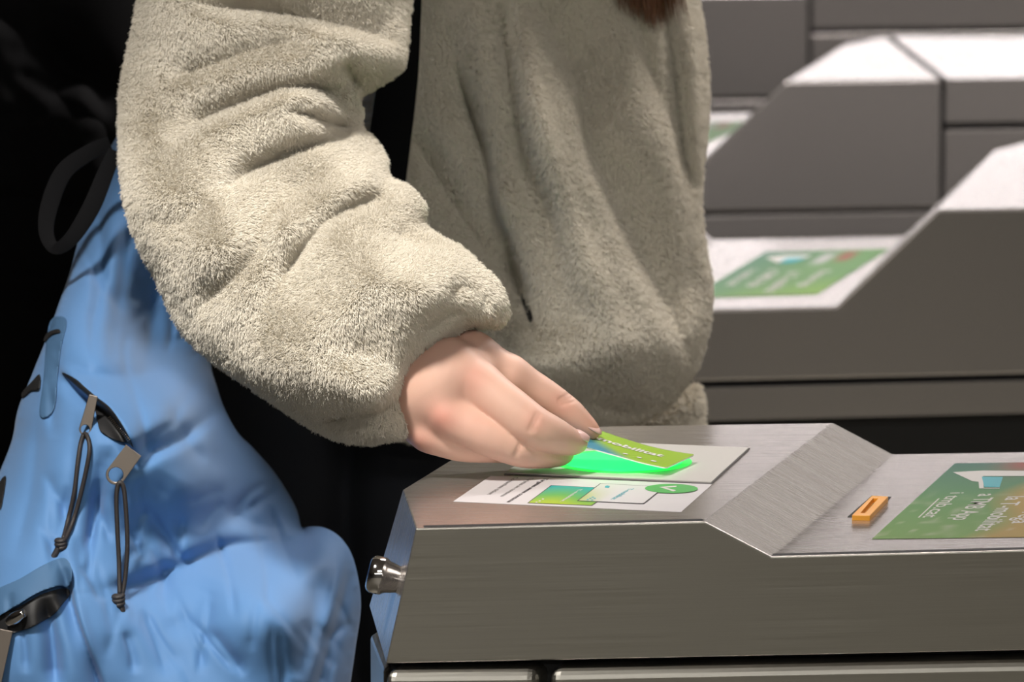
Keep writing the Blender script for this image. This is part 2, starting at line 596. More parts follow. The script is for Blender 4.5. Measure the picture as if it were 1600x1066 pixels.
def ceiling_light(cx, cy, sx, sy, label, lamp=TUBE_LIGHT):
    t = empty('ceiling_light', (cx, cy, CEIL))
    tag(t, label, 'ceiling light', 'ceiling lights of the station hall')
    b = box('housing', (cx - sx / 2 - 0.03, cy - sy / 2 - 0.03, CEIL - 0.045), (cx + sx / 2 + 0.03, cy + sy / 2 + 0.03, CEIL), LAMP_BODY, t)
    d = box('diffuser', (cx - sx / 2, cy - sy / 2, CEIL - 0.062), (cx + sx / 2, cy + sy / 2, CEIL - 0.0451), lamp, t)
    return t


for k in range(12):
    yy = 19.0 + k * 1.7
    ceiling_light(1.2, yy, 9.0, 0.42, 'long white strip light on the ceiling across the far hall')
FILL_LAMP = emit('fill_diffuser', (1.0, 0.95, 0.88), 3.0)
for (cx, cy, sx) in ((2.4, 10.3, 2.0), (0.6, 0.3, 1.3), (1.3, 5.0, 2.4), (0.5, -2.6, 5.0)):  # added fixtures: one brightens the sloped lid, the others go with the fill lamps
    ceiling_light(cx, cy, sx, 0.4, 'added strip light on the ceiling, out of view, brightening the gates', FILL_LAMP)

sp = empty('ceiling_light', (KEY_AT[0], KEY_AT[1], CEIL))
tag(sp, 'round downlight on the ceiling over the nearest gate', 'ceiling light', 'ceiling lights of the station hall')
lathe('housing', (KEY_AT[0], KEY_AT[1], CEIL), (0.001, 0, -1), [(0, 0.17), (0.05, 0.17), (0.05, 0.155), (0.02, 0.15), (0.02, 0.001)], LAMP_BODY, sp)

# ------------------------------------------------------------------ near gate
ZT = 1.0
gate = empty('ticket_gate', tuple(PZ(1000, 760, 0.0) * 0 + np.array([0.15, 3.2, 0.0])))
tag(gate, 'nearest stainless steel ticket gate, the hand holds a card over its reader', 'ticket gate', 'row of steel ticket gates')
A0, A1, A1b, Abl, E = [PZ(*p, ZT) for p in ((650, 826), (1100, 815), (1302, 661), (785, 669), (630, 765))]
nF = np.cross(A1 - A0, [0, 0, 1.0]); nF /= np.linalg.norm(nF)          # front plane
onF = lambda x, y: PP(x, y, A0, nF)
B0 = onF(1205, 870); ZL = B0[2]
B1 = PZ(2000, 863, ZL); B1 = onF(2000, 862); B1[2] = ZL
Bb = PZ(1395, 710, ZL); B1b = PZ(2050, 699, ZL)
H = onF(603, 1037); HR = onF(2000, 1008)
nC = np.cross(E - A0, H - A0); nC /= np.linalg.norm(nC)
G = PP(577, 948, A0, nC)
drop = np.array([0, 0, 1.0])
Hb = H.copy()
bl = Abl.copy(); bl[2] = H[2]; gl = G.copy(); gl = gl + (G - E) * 0.0
b1 = B1b.copy(); b1[2] = H[2]; HRz = HR.copy()
V = [A0, A1, B0, B1, A1b, Bb, B1b, Abl, E, H, HRz, G, bl, b1]
FA = [(0, 1, 4, 7, 8), (1, 2, 5, 4), (2, 3, 6, 5), (0, 9, 10, 3, 2, 1), (0, 8, 11, 9), (8, 7, 12, 11), (7, 4, 5, 6, 13, 12), (9, 11, 12, 13, 10), (3, 10, 13, 6)]
top = fix_normals(link_mesh('housing', V, FA, STEEL, gate, smooth=False))
top.data.materials.append(STEEL_FRONT)
for p in top.data.polygons:
    if p.index in (3,): p.material_index = 1
bevel(top, 0.0009, 3)
# dark joint behind the front edge of the lid
joint = []
for q0, q1, off in ((A0, A1, 0), (A1, B0, 0), (B0, B1, 0)):
    joint.append((q0, q1))
inw = -nF if np.dot(-nF, FWD) > 0 else nF
jv = []; jf = []
for q in (A0 + (A1 - A0) * 0.03, A1, B0, B1):
    for dd, hh in ((0.0014, 0.0003), (0.0085, 0.0003)):
        jv.append(q + inw * dd + np.array([0, 0, hh]))
for i in range(3):
    jf.append((2 * i, 2 * i + 2, 2 * i + 3, 2 * i + 1))
link_mesh('lid_joint', jv, jf, BLACK, gate, smooth=False)

# lower cabinet under the housing
DEP = (A1b - A1); DEPu = DEP / np.linalg.norm(DEP)
def down(p, z): q = p.copy(); q[2] = z; return q
L0, L1 = onF(600, 1047), onF(840, 1045)
R0_, R1_ = onF(857, 1045), onF(2000, 1023)
nudge = -inw * 0.002
def cab(name, a, b, chamfer=None):
    pts = [a + nudge, b + nudge, down(b, 0.03) + nudge, down(a, 0.03) + nudge]
    o = prism(name, pts, DEPu * 0.33 * np.array([1, 1, 0]), STEEL_FRONT, gate)
    bevel(o, 0.007, 4)
    return o
cab('cabinet_panel', L0, L1)
cab('cabinet_panel', R0_, R1_)
G2 = PP(579, 992, A0, nC)
prism('corner_panel', [L0 + inw * 0.004, G2, down(G2, 0.03), down(L0, 0.03) + inw * 0.004], DEPu * 0.3 * np.array([1, 1, 0]), STEEL_FRONT, gate, 0.003)
core = prism('inner_frame', [onF(612, 1030) + inw * 0.02, onF(1990, 1004) + inw * 0.02, down(onF(1990, 1004), 0.0) + inw * 0.02, down(onF(612, 1030), 0.0) + inw * 0.02], DEPu * 0.26 * np.array([1, 1, 0]), BLACK, gate)

# chrome button on the corner facet
kb = PP(622, 906, A0, nC)
kax = nC if np.dot(nC, [-1, 0, 0]) > 0 else -nC
kax = kax * 0.75 + np.array([-0.45, 0.10, 0.10])
lathe('push_knob', kb - kax * 0.004, kax, [(0, 0.0075), (0.004, 0.0085), (0.012, 0.0105), (0.0135, 0.0115), (0.0145, 0.0122), (0.021, 0.0122), (0.0235, 0.0108), (0.0245, 0.0085), (0.0238, 0.007), (0.0238, 0.0005)], CHROME, gate)

# reader plate and its green light
plate = decal('reader_plate', [(789, 741), (1111, 756), (1170, 702), (868, 690)], ZT, PLATE, gate, 0.0012)
plate['label'] = 'pale frosted reader plate'
gap = decal('plate_gasket', [(787.5, 742), (1111.5, 757.2), (1172, 701.5), (866, 689)], ZT, INK_GREY, gate, 0.0005)
lc = PZ(972, 721, ZT + 0.0014); lv = []
for k in range(48):
    a = 2 * math.pi * k / 48
    lv.append(lc + np.array([math.cos(a) * 0.041, math.sin(a) * 0.041, 0]))
led = slab('status_light', lv, 0.0004, LED, gate)
FADE_GLOW = emit('green_glow_fade', (0.03, 0.6, 0.09), 0.75)  # dimmer glowing ring added to imitate the soft fade of the green light
slab('glow_fade', [lc + (p - lc) * (0.0475 / 0.041) - np.array([0, 0, 0.0002]) for p in lv], 0.0003, FADE_GLOW, gate)
led['label'] = 'glowing green light under the card'

# instruction sticker
Zs = ZT + 0.0001
sticker = decal('instruction_sticker', [(708, 784), (1064, 800.5), (1113, 757), (767, 743.5)], Zs, WHITE_VINYL, gate, 0.0001)
zl = ZT + 0.0003
def sub(o):
    return o
text_on('lettering', 'Targetes sense contacte', (851, 747.5), (791, 785), (858, 747.8), zl, INK, sticker, 0.03)
text_on('lettering', 'Tarjetas sin contacto', (828, 746.8), (781, 776), (835, 747.1), zl, INK_GREY, sticker, 0.008)
text_on('lettering', 'Contactless ticket', (804, 745.8), (761, 773), (811, 746.1), zl, INK_GREY, sticker, 0.008)
def sticker_card(name, q, colf, edge, zz):
    quad_poly = [PZ(*p, zz) for p in q]
    c = sum(quad_poly) / 4
    slab('card_outline', [c + (p - c) * 1.035 for p in quad_poly], 0.00008, INK, sticker)
    quad_grid(name, [p + np.array([0, 0, 0.00012]) for p in quad_poly], 16, 16, PRINT, sticker, colf)
mix = lambda a, b, t: tuple(a[i] * (1 - t) + b[i] * t for i in range(3))
cT, cG, cY = srgb(40, 180, 185), srgb(120, 195, 90), srgb(190, 215, 70)
def col_card(s, t):
    w = max(0, min(1, 1 - t + 0.12 * math.sin(s * 5)))
    return dim(mix(cT, cG, min(1, w * 1.5)) if w < 0.62 else mix(mix(cT, cG, 0.93), cY, (w - 0.62) / 0.38), 0.72)
sticker_card('printed_card', [(826, 786), (924, 790), (962, 764), (862, 759)], col_card, None, zl)
def pale_card(s, t):
    w = max(0, 1 - s * 2.6) * (0.55 + 0.45 * math.sin(t * 4 + 1))
    return dim(mix(srgb(238, 234, 236), srgb(205, 215, 140), max(0, w)), 0.72)
zl2 = zl + 0.00025
sticker_card('printed_card', [(904, 782.5), (1005, 787), (1037, 761.5), (939, 756)], pale_card, None, zl2)
z3 = zl2 + 0.0002
text_on('lettering', 'T-mobilitat', (904, 765), (875, 784), (911, 764), zl + 0.0002, INK_WHITE, sticker, 0.02)
text_on('lettering', 'T-mobilitat', (983, 763), (954, 780.5), (991, 763.4), z3, INK_TEAL, sticker, 0.02)
for (dx, dy, mm, zz) in ((838, 785, INK_WHITE, zl + 0.0002), (843, 783, INK_WHITE, zl + 0.0002), (848, 780, INK_WHITE, zl + 0.0002), (918, 781, INK_TEAL, z3), (922, 779, INK_TEAL, z3), (926, 777, INK_TEAL, z3), (925, 781.5, INK_TEAL, z3), (929, 779, INK_TEAL, z3)):
    decal('printed_dot', [(dx - 1.6, dy + 0.7), (dx + 1.6, dy + 0.8), (dx + 2.2, dy - 0.7), (dx - 1.0, dy - 0.8)], zz, mm, sticker, 0.00005)
decal('printed_emblem', [(945, 762), (951, 763), (953, 760), (949, 758.6), (945.5, 759.8)], z3, INK_TEAL, sticker, 0.00005)
cc = PZ(1049, 763.5, z3); ux = PZ(1090, 764.6, z3) - cc
rad = np.linalg.norm(ux)
disc = slab('tick_badge', [cc + np.array([math.cos(a), math.sin(a), 0]) * rad for a in np.linspace(0, 2 * math.pi, 56, endpoint=False)], 0.00008, INK_GREEN, sticker)
decal('tick_mark', [(1030, 761.2), (1057, 759.2), (1057, 761), (1040, 762.2), (1056.5, 766.5), (1052, 768)], z3 + 0.00012, INK_WHITE, sticker, 0.00005)

# orange slot
zo = ZL + 0.0035
outer = [PZ(*p, zo) for p in ((1331, 805), (1359.5, 805.6), (1388, 775.8), (1362.5, 774.6))]
inner = [PZ(*p, zo) for p in ((1345, 801.5), (1351.5, 801.8), (1372, 778.6), (1364.5, 778.2))]
ov = outer + inner + [p - np.array([0, 0, 0.0045]) for p in outer] + [p - np.array([0, 0, 0.0034]) for p in inner]
of = [(i, (i + 1) % 4, (i + 1) % 4 + 4, i + 4) for i in range(4)] + [(i, i + 8, (i + 1) % 4 + 8, (i + 1) % 4) for i in range(4)] + [(i + 4, (i + 1) % 4 + 4, (i + 1) % 4 + 12, i + 12) for i in range(4)] + [(12, 13, 14, 15), (8, 11, 10, 9)]
slot = fix_normals(link_mesh('ticket_slot', ov, of, ORANGE, gate, smooth=False)); bevel(slot, 0.0006, 2)
slot['label'] = 'orange plastic ticket slot surround'
decal('slot_recess', [(1324, 808.5), (1362, 809), (1393, 777), (1362, 775)], ZL, BLACK, gate, 0.0002)

# poster on the lower step
def poster_col(s, t):
    teal, green, lime, yel, red = srgb(60, 125, 110), srgb(92, 160, 92), srgb(128, 178, 78), srgb(205, 165, 70), srgb(190, 90, 75)
    c = mix(lime, green, min(1, t * 1.6)); c = mix(c, teal, max(0, (t - 0.5) * 1.9))
    k = max(0, min(1, (s - 0.30 - 0.05 * math.sin(t * 9)) / 0.12)); c = mix(c, yel, k * (0.9 if t < 0.8 else 0.3))
    r = math.exp(-((s - 0.27) / 0.09) ** 2 - ((t - 0.98) / 0.12) ** 2); c = mix(c, red, r * 0.9)
    w = vn2(s * 26, t * 20); sc = max(0, w - 0.15) * math.exp(-((s - 0.06) / 0.2) ** 2 - ((t - 0.2) / 0.25) ** 2) * 1.2 + max(0, w - 0.3) * k * 0.9
    return dim(mix(c, srgb(225, 222, 200), min(0.75, sc)), 0.62)
_g = np.random.default_rng(5).uniform(-1, 1, (64, 64))
def vn2(x, y):
    xi, yi = int(math.floor(x)), int(math.floor(y)); fx, fy = x - xi, y - yi
    return (_g[xi % 64, yi % 64] * (1 - fx) + _g[(xi + 1) % 64, yi % 64] * fx) * (1 - fy) + (_g[xi % 64, (yi + 1) % 64] * (1 - fx) + _g[(xi + 1) % 64, (yi + 1) % 64] * fx) * fy
zp = ZL + 0.0002
poster = quad_grid('printed_poster', [PZ(*p, zp) for p in ((1362, 842.5), (1800, 837), (1930, 718), (1492, 724))], 90, 40, PRINT, gate, poster_col)
zq = zp + 0.00012
text_on('lettering', 'i tmb.cat', (1486, 770), (1441, 809), (1508, 769.5), zq, INK_WHITE, poster, 0.012)
decal('underline', [(1434, 809), (1436.5, 809), (1468.5, 779), (1466, 779)], zq, INK_WHITE, poster, 0.00005)
text_on('lettering', 'a TMB App', (1531, 772), (1487, 813), (1559, 771.5), zq, INK_WHITE, poster, 0.012)
text_on('lettering', 'la T-mobilitat', (1575, 776), (1523, 830), (1603, 775.5), zq, INK_WHITE, poster, 0.012)
text_on('lettering', 'Recarrega', (1622, 776), (1580, 818), (1650, 775.5), zq, INK_WHITE, poster, 0.012)
decal('printed_arrow', [(1489, 738), (1537, 735.5), (1600, 736), (1640, 737), (1600, 744), (1536, 744), (1537, 762.5), (1562, 762.5), (1562, 763.5), (1530, 763.5), (1529, 753), (1519, 752)], zq, INK_WHITE, poster, 0.00005)
decal('printed_screen', [(1538, 761), (1562, 761.5), (1567, 745.5), (1534, 745)], zq + 0.0001, INK_TEAL, poster, 0.00005)

# ------------------------------------------------------------------ gates behind
q0, q1 = PZ(1110, 602, 0.825), PZ(1600, 590.5, 0.825)
ZLO = 1.0 - 0.101
C_up = PZ(1465, 328, 1.0)
dirF = (q1 - q0); dirF[2] = 0; dirF /= np.linalg.norm(dirF)
nB = np.cross(dirF, [0, 0, 1.0]); nB /= np.linalg.norm(nB)
onB = lambda x, y: PP(x, y, C_up, nB)
C_lo = onB(1305, 480); ZLO = C_lo[2]
dB = PZ(1413, 369, ZLO) - C_lo
T12 = PZ(1228, 127, 1.0) - C_up
inB = -nB if np.dot(-nB, FWD) > 0 else nB
def at(s, z):                        # s metres to the right of the upper corner, along the front
    p = C_up + dirF * s; p[2] = z; return p
sLo = np.dot(C_lo - C_up, dirF)
seam_s = np.dot((PZ(1467, 121, 1.0) - T12) - C_up, dirF)
apex = PZ(1388, 57, 1.0) - T12
z_s0, z_s1, z_b = PP(1300, 602, C_up, nB)[2], PP(1300, 592, C_up, nB)[2], PP(1300, 653, C_up, nB)[2]
zband0 = (PP(1540, 203, C_up + T12, nB))[2]; zband1 = (PP(1540, 191, C_up + T12, nB))[2]
flat_len = 0.215


def far_gate(label):
    g = empty('ticket_gate', C_up * np.array([1, 1, 0]) + dB * np.array([0.5, 0.5, 0]))
    tag(g, label, 'ticket gate', 'row of steel ticket gates')
    l_lo = sLo - flat_len
    prof = [at(seam_s - 0.003, 1.0), at(0, 1.0), at(sLo, ZLO), at(l_lo, ZLO), at(l_lo - 0.10, 1.0), at(l_lo - 0.75, 1.0), at(l_lo - 0.75, z_s1), at(seam_s - 0.003, z_s1)]
    dS = apex - at(seam_s, 1.0); dS[2] = 0
    dR = dS + dirF * 0.004
    prism('housing', prof, [dS] + [dB] * 6 + [dS], STEEL_FAR, g, 0.003)
    prism('end_band', [at(seam_s + 0.003, 1.0), at(seam_s + 0.6, 1.0), at(seam_s + 0.6, zband1), at(seam_s + 0.003, zband1)], [dR, dB, dB, dR], STEEL_FAR, g, 0.0008)
    prism('end_panel', [at(seam_s + 0.003, zband0), at(seam_s + 0.6, zband0), at(seam_s + 0.6, z_s1), at(seam_s + 0.003, z_s1)], [dR, dB, dB, dR], STEEL_FAR, g, 0.0008)
    prism('lower_band', [at(l_lo - 0.75, z_s0), at(seam_s + 0.6, z_s0), at(seam_s + 0.6, z_b), at(l_lo - 0.75, z_b)], dB, STEEL_FAR, g, 0.0008)
    k = inB * 0.03
    prism('plinth', [at(l_lo - 0.74, z_b + 0.001) + k, at(seam_s + 0.59, z_b + 0.001) + k, at(seam_s + 0.59, 0) + k, at(l_lo - 0.74, 0) + k], dB * 0.9, PLINTH, g)
    k = inB * 0.012
    prism('inner_frame', [at(l_lo - 0.74, z_b) + k, at(seam_s + 0.59, z_b) + k, at(seam_s + 0.59, 0.985) + k, at(seam_s - 0.05, 0.985) + k, at(seam_s - 0.05, z_s1 + 0.004) + k, at(l_lo - 0.74, z_s1 + 0.004) + k], dB * 0.95, BLACK, g)
    # mitred joint across the lid
    a = at(seam_s, 1.0004); b = apex.copy(); b[2] = 1.0004
    w = dirF * 0.004
    slab('lid_joint', [a - w, a + w, b + w, b - w], 0.0003, BLACK, g)
    zq_ = ZLO + 0.0005
    pc = [PZ(*p, zq_) for p in ((1077, 466), (1277, 459.5), (1390, 388.5), (1196, 393.5))]
    def pcol(s, t):
        teal, green, lime = srgb(75, 135, 115), srgb(112, 160, 100), srgb(135, 180, 70)
        c = mix(lime, green, min(1, t * 2.2 + 0.9 * (1 - s))); c = mix(c, teal, max(0, min(1, (1 - s) * 1.1 + t * 0.5 - 0.75)))
        c = mix(c, srgb(175, 80, 80), 0.95 * math.exp(-((s - 0.74) / 0.06) ** 4 - ((t - 0.84) / 0.1) ** 4))
        c = mix(c, srgb(215, 212, 215), 0.9 * math.exp(-((s - 0.58) / 0.06) ** 4 - ((t - 0.8) / 0.12) ** 4))
        return dim(c, 0.65)
    po = quad_grid('printed_poster', pc, 60, 30, PRINT, g, pcol)
    zr = zq_ + 0.0004
    text_on('lettering', 'i tmb.cat', (1170, 421), (1133, 446), (1187, 421), zr, INK_WHITE, po, 0.012)
    text_on('lettering', 'a TMB App', (1203, 421), (1167, 448), (1222, 420.6), zr, INK_WHITE, po, 0.012)
    text_on('lettering', 'la T-mobilitat', (1234, 425), (1192, 457), (1253, 424.5), zr, INK_WHITE, po, 0.012)
    text_on('lettering', 'Recarrega', (1282, 423), (1245, 448), (1300, 422.5), zr, INK_WHITE, po, 0.012)
    decal('printed_arrow', [(1196, 402), (1228, 399), (1268, 398), (1262, 402), (1238, 404), (1215, 411)], zr, INK_WHITE, po, 0.00005)
    decal('printed_screen', [(1216, 411), (1240, 410), (1262, 402.5), (1230, 403.5)], zr + 0.0001, INK_TEAL, po, 0.00005)
    return g


fg1 = far_gate('steel ticket gate just behind the person, its blurred green poster in full view')


def copy_tree(o, parent=None):
    c = o.copy(); COL.objects.link(c)
    if parent is not None:
        c.parent = parent; c.matrix_parent_inverse = o.matrix_parent_inverse.copy()
    for ch in list(o.children):
        copy_tree(ch, c)
    return c


for k, lab in ((1, 'steel ticket gate second in the background, its pale lid split by a slanting dark joint'), (2, 'farthest steel ticket gate at the top edge, only dark side panels showing')):
    g2 = copy_tree(fg1)
    g2.location = Vector(fg1.location) + Vector(T12 * (k if k == 1 else 2.09))
    g2['label'] = lab

def patch(name, poly, cloth, lift, m, parent, thick=0.0015, step=3, flatz=None):
    """a thin piece of material that follows the cloth under it"""
    pl = catmull(poly, True, 5)
    x0, y0 = pl.min(0) - step; x1, y1 = pl.max(0) + step
    X, Y = np.meshgrid(np.arange(x0, x1 + step, step), np.arange(y0, y1 + step, step))
    ins = inside(X, Y, pl); d, _, _, qx, qy = seg_dist(X, Y, pl, True)
    cell = ins[:-1, :-1] | ins[1:, :-1] | ins[:-1, 1:] | ins[1:, 1:]
    used = np.zeros(ins.shape, bool)
    used[:-1, :-1] |= cell; used[1:, :-1] |= cell; used[:-1, 1:] |= cell; used[1:, 1:] |= cell
    X = np.where(ins, X, qx); Y = np.where(ins, Y, qy)
    Z = cloth.depth(X, Y) - lift
    idx = -np.ones(used.shape, int); n = int(used.sum()); idx[used] = np.arange(n)
    v = np.vstack([P_arr(X[used], Y[used], Z[used]), P_arr(X[used], Y[used], Z[used] + thick)])
    J, I = np.nonzero(cell)
    f1 = np.stack([idx[J, I], idx[J + 1, I], idx[J + 1, I + 1], idx[J, I + 1]], 1)
    f = np.vstack([f1, f1[:, ::-1] + n])
    # side wall
    from collections import Counter
    e = Counter()
    for q in f1:
        for a, b in zip(q, np.roll(q, -1)): e[(a, b)] += 1
    side = [(b, a, a + n, b + n) for (a, b) in e if (b, a) not in e]
    return link_mesh(name, v, list(map(tuple, f)) + side, m, parent)


# ------------------------------------------------------------------ the person at the gate
SKIN = mat('skin', (0.62, 0.37, 0.28), 0.5, Subsurface_Weight=0.12, Subsurface_Scale=0.004)
n_, l_, b_ = nodes(SKIN)
at_ = n_.new('ShaderNodeAttribute'); at_.attribute_name = 'Col'
l_.new(at_.outputs['Color'], b_.inputs['Base Color'])
b_.inputs['Subsurface Radius'].default_value = (1.0, 0.35, 0.2)
b_.inputs['Specular IOR Level'].default_value = 0.35
add_bump(SKIN, 900, 0.12, 0.0004)
NAIL = mat('nail', (0.78, 0.50, 0.46), 0.28)
PILE = mat('plush_pile', (0.80, 0.75, 0.65), 0.85)
nodes(PILE)[2].inputs['Specular IOR Level'].default_value = 0.1
PILE_BASE = mat('plush_backing', (0.74, 0.70, 0.62), 0.9)
nodes(PILE_BASE)[2].inputs['Specular IOR Level'].default_value = 0.05
DARK_CLOTH = mat('navy_black_cloth', (0.010, 0.012, 0.018), 0.9)
JACKET = mat('black_jacket_cloth', (0.004, 0.004, 0.0045), 0.9)
nodes(JACKET)[2].inputs['Specular IOR Level'].default_value = 0.1
HAIR_M = mat('auburn_hair', (0.17, 0.075, 0.035), 0.45)
BLUE = mat('blue_nylon', (0.09, 0.225, 0.47), 0.7)
nodes(BLUE)[2].inputs['Sheen Weight'].default_value = 0.15
add_bump(BLUE, 700, 0.10, 0.0004)
BLUE_TRIM = mat('greyish_blue_webbing', (0.058, 0.14, 0.27), 0.75)
BLACK_WEB = mat('black_webbing', (0.008, 0.008, 0.009), 0.8, Specular_IOR_Level=0.1)
STRAP_M = mat('black_strap_padding', (0.004, 0.004, 0.0045), 0.9, Specular_IOR_Level=0.1)
CORD_M = mat('black_cord', (0.022, 0.018, 0.018), 0.55)
add_bump(CORD_M, 1200, 0.5, 0.0006)
PULL_M = mat('zip_metal', (0.30, 0.26, 0.225), 0.38, 1.0)
ZIP_M = mat('black_zip_tape', (0.012, 0.012, 0.013), 0.6)

Z0 = 3.20


def CQ(px, py, dz=0.0):
    Z = Z0 + dz / 1000.0
    return np.array([(px - 800) / F * Z, -(py - 533) / F * Z, Z])


def RR(r): return r * Z0 / F


def cap_sdf(X, a, b, ra, rb):
    ab = b - a; L = np.dot(ab, ab) + 1e-12
    q = [X[i] - a[i] for i in range(3)]
    t = np.clip((q[0] * ab[0] + q[1] * ab[1] + q[2] * ab[2]) / L, 0, 1)
    d = np.sqrt((q[0] - t * ab[0]) ** 2 + (q[1] - t * ab[1]) ** 2 + (q[2] - t * ab[2]) ** 2)
    return d - (ra + (rb - ra) * t)


def smin(a, b, k):
    h = np.maximum(k - np.abs(a - b), 0) / k
    return np.minimum(a, b) - h * h * h * k / 6


def chain(X, pts, k=0.004):
    """pts: list of (px, py, dz_mm, radius_px)"""
    d = None
    if len(pts) > 3: pts = catmull(pts, False, 3)
    for p, q in zip(pts[:-1], pts[1:]):
        c = cap_sdf(X, CQ(*p[:3]), CQ(*q[:3]), RR(p[3]), RR(q[3]))
        d = c if d is None else smin(d, c, k)
    return d


def surface_nets(Fv, org, h):
    nx, ny, nz = Fv.shape
    s = Fv < 0
    corners = [(i, j, k) for i in (0, 1) for j in (0, 1) for k in (0, 1)]
    sl = lambda A, c: A[c[0]:nx - 1 + c[0], c[1]:ny - 1 + c[1], c[2]:nz - 1 + c[2]]
    cnt = sum(sl(s, c).astype(np.int8) for c in corners)
    act = (cnt > 0) & (cnt < 8)
    I, J, K = np.nonzero(act)
    acc = np.zeros((len(I), 3)); num = np.zeros(len(I))
    val = {c: Fv[I + c[0], J + c[1], K + c[2]] for c in corners}
    for a in corners:
        for ax in range(3):
            if a[ax]: continue
            b = list(a); b[ax] = 1; b = tuple(b)
            va, vb = val[a], val[b]; m = (va < 0) != (vb < 0)
            t = np.where(m, va / (va - vb + 1e-20), 0)
            p = np.array(a, float)[None] + t[:, None] * (np.array(b) - np.array(a))[None]
            acc += p * m[:, None]; num += m
    verts = np.stack([I, J, K], 1) + acc / num[:, None]
    idx = -np.ones(act.shape, int); idx[I, J, K] = np.arange(len(I))
    faces = []
    for ax in range(3):
        o1, o2 = [(1, 2), (2, 0), (0, 1)][ax]
        A = s[:-1] if ax == 0 else s[:, :-1] if ax == 1 else s[:, :, :-1]
        B = s[1:] if ax == 0 else s[:, 1:] if ax == 1 else s[:, :, 1:]
        ii = np.argwhere(A != B)
        ok = (ii[:, o1] > 0) & (ii[:, o2] > 0) & (ii[:, o1] < Fv.shape[o1] - 1) & (ii[:, o2] < Fv.shape[o2] - 1)
        ii = ii[ok]
        e1 = np.zeros(3, int); e1[o1] = 1; e2 = np.zeros(3, int); e2[o2] = 1
        q = np.stack([idx[tuple((ii - e1 - e2).T)], idx[tuple((ii - e2).T)], idx[tuple(ii.T)], idx[tuple((ii - e1).T)]], 1)
        fl = ~s[tuple(ii.T)]
        q[fl] = q[fl][:, ::-1]
        faces.append(q)
    return org + verts * h, np.vstack(faces)


def cam_to_world(v):
    return CAM + v[:, 0:1] * RIGHT + v[:, 1:2] * UP + v[:, 2:3] * FWD


# joints as (x, y, depth mm, radius) of the right hand, pinching the card between thumb and index
THUMB = [(792, 588, 30, 29), (838, 612, 36, 26), (882, 641, 42, 22.5), (906, 661, 45, 17.5), (925, 675, 47, 12)]
INDEX = [(746, 602, -8, 34), (792, 637, -14, 32.5), (832, 666, -15, 29.5), (864, 680, -7, 25), (889, 690, 4, 19), (903, 692, 10, 14)]
MIDDLE = [(700, 650, -13, 31), (756, 679, -16, 28), (808, 703, -10, 23.5), (842, 711, 2, 18.5), (868, 712, 13, 15), (884, 710, 19, 12)]
RING = [(668, 676, -2, 27), (715, 694, -4, 24), (762, 700, -2, 20.5), (800, 705, 12, 16), (838, 706, 22, 13)]
LITTLE = [(655, 668, 10, 24), (690, 688, 14, 19), (735, 700, 18, 16), (775, 706, 26, 13), (806, 708, 32, 11)]
PALM = [[(520, 520, 45, 62), (610, 562, 40, 54), (664, 586, 22, 51)],
        [(664, 580, 11, 48), (700, 580, -4, 46), (744, 600, -3, 35)],
        [(664, 590, 9, 48), (684, 614, -5, 45), (702, 646, -8, 35)],
        [(660, 600, 11, 44), (668, 634, 2, 41), (672, 672, 2, 30)],
        [(658, 610, 16, 40), (658, 660, 14, 28)],
        [(690, 585, 20, 45), (735, 563, 24, 42), (790, 585, 28, 30)]]
hs = 0.00092
lo = CQ(470, 770, -55); hi = CQ(965, 440, 90)
lo = np.array([CQ(455, 533, 0)[0], CQ(800, 775, 0)[1], Z0 - 0.048]); hi = np.array([CQ(960, 533, 0)[0], CQ(800, 450, 0)[1], Z0 + 0.085])
dims = np.ceil((hi - lo) / hs).astype(int)
ax_ = [(lo[i] + np.arange(dims[i]) * hs).astype(np.float32) for i in range(3)]
Xg = [ax_[0][:, None, None], ax_[1][None, :, None], ax_[2][None, None, :]]
palm = None
for ch in PALM:
    c = chain(Xg, ch, 0.012)
    palm = c if palm is None else smin(palm, c, 0.020)
body = None
for ch, k in ((THUMB, 0.016), (INDEX, 0.012), (MIDDLE, 0.012), (RING, 0.010), (LITTLE, 0.010)):
    fs = chain(Xg, ch, 0.006)
    c = smin(palm, fs, k)
    body = c if body is None else smin(body, c, 0.0016)
def bump_at(px, py, dz, r, amp):
    global body
    c = CQ(px, py, dz)
    d2 = (Xg[0] - c[0]) ** 2 + (Xg[1] - c[1]) ** 2 + (Xg[2] - c[2]) ** 2
    body = body - amp * np.exp(-d2 / (r * r))
# knuckles and tendons standing out, hollows between them
bump_at(738, 588, -20, 0.010, 0.0014); bump_at(690, 648, -27, 0.009, 0.0018); bump_at(655, 686, -12, 0.009, 0.0014)
bump_at(722, 632, -26, 0.009, -0.0008); bump_at(668, 668, -20, 0.008, -0.0008)
bump_at(836, 652, -32, 0.006, 0.0004); bump_at(812, 700, -36, 0.006, 0.0004)
for (x0, y0, x1, y1, dz) in ((826, 672, 838, 646, -30), (830, 674, 843, 649, -29), (803, 713, 813, 690, -36), (807, 714, 817, 692, -36), (874, 629, 893, 622, 24), (877, 633, 897, 628, 24), (872, 625, 888, 617, 24)):
    a, b = CQ(x0, y0, dz), CQ(x1, y1, dz)
    ab = (b - a)[:2]; tt = np.clip(((Xg[0] - a[0]) * ab[0] + (Xg[1] - a[1]) * ab[1]) / np.dot(ab, ab), 0, 1)
    d2 = (Xg[0] - a[0] - tt * ab[0]) ** 2 + (Xg[1] - a[1] - tt * ab[1]) ** 2
    body = body + 0.00075 * np.exp(-d2 / 0.0009 ** 2) * (Xg[2] < a[2] + 0.024)
hv, hf = surface_nets(body, lo, hs)
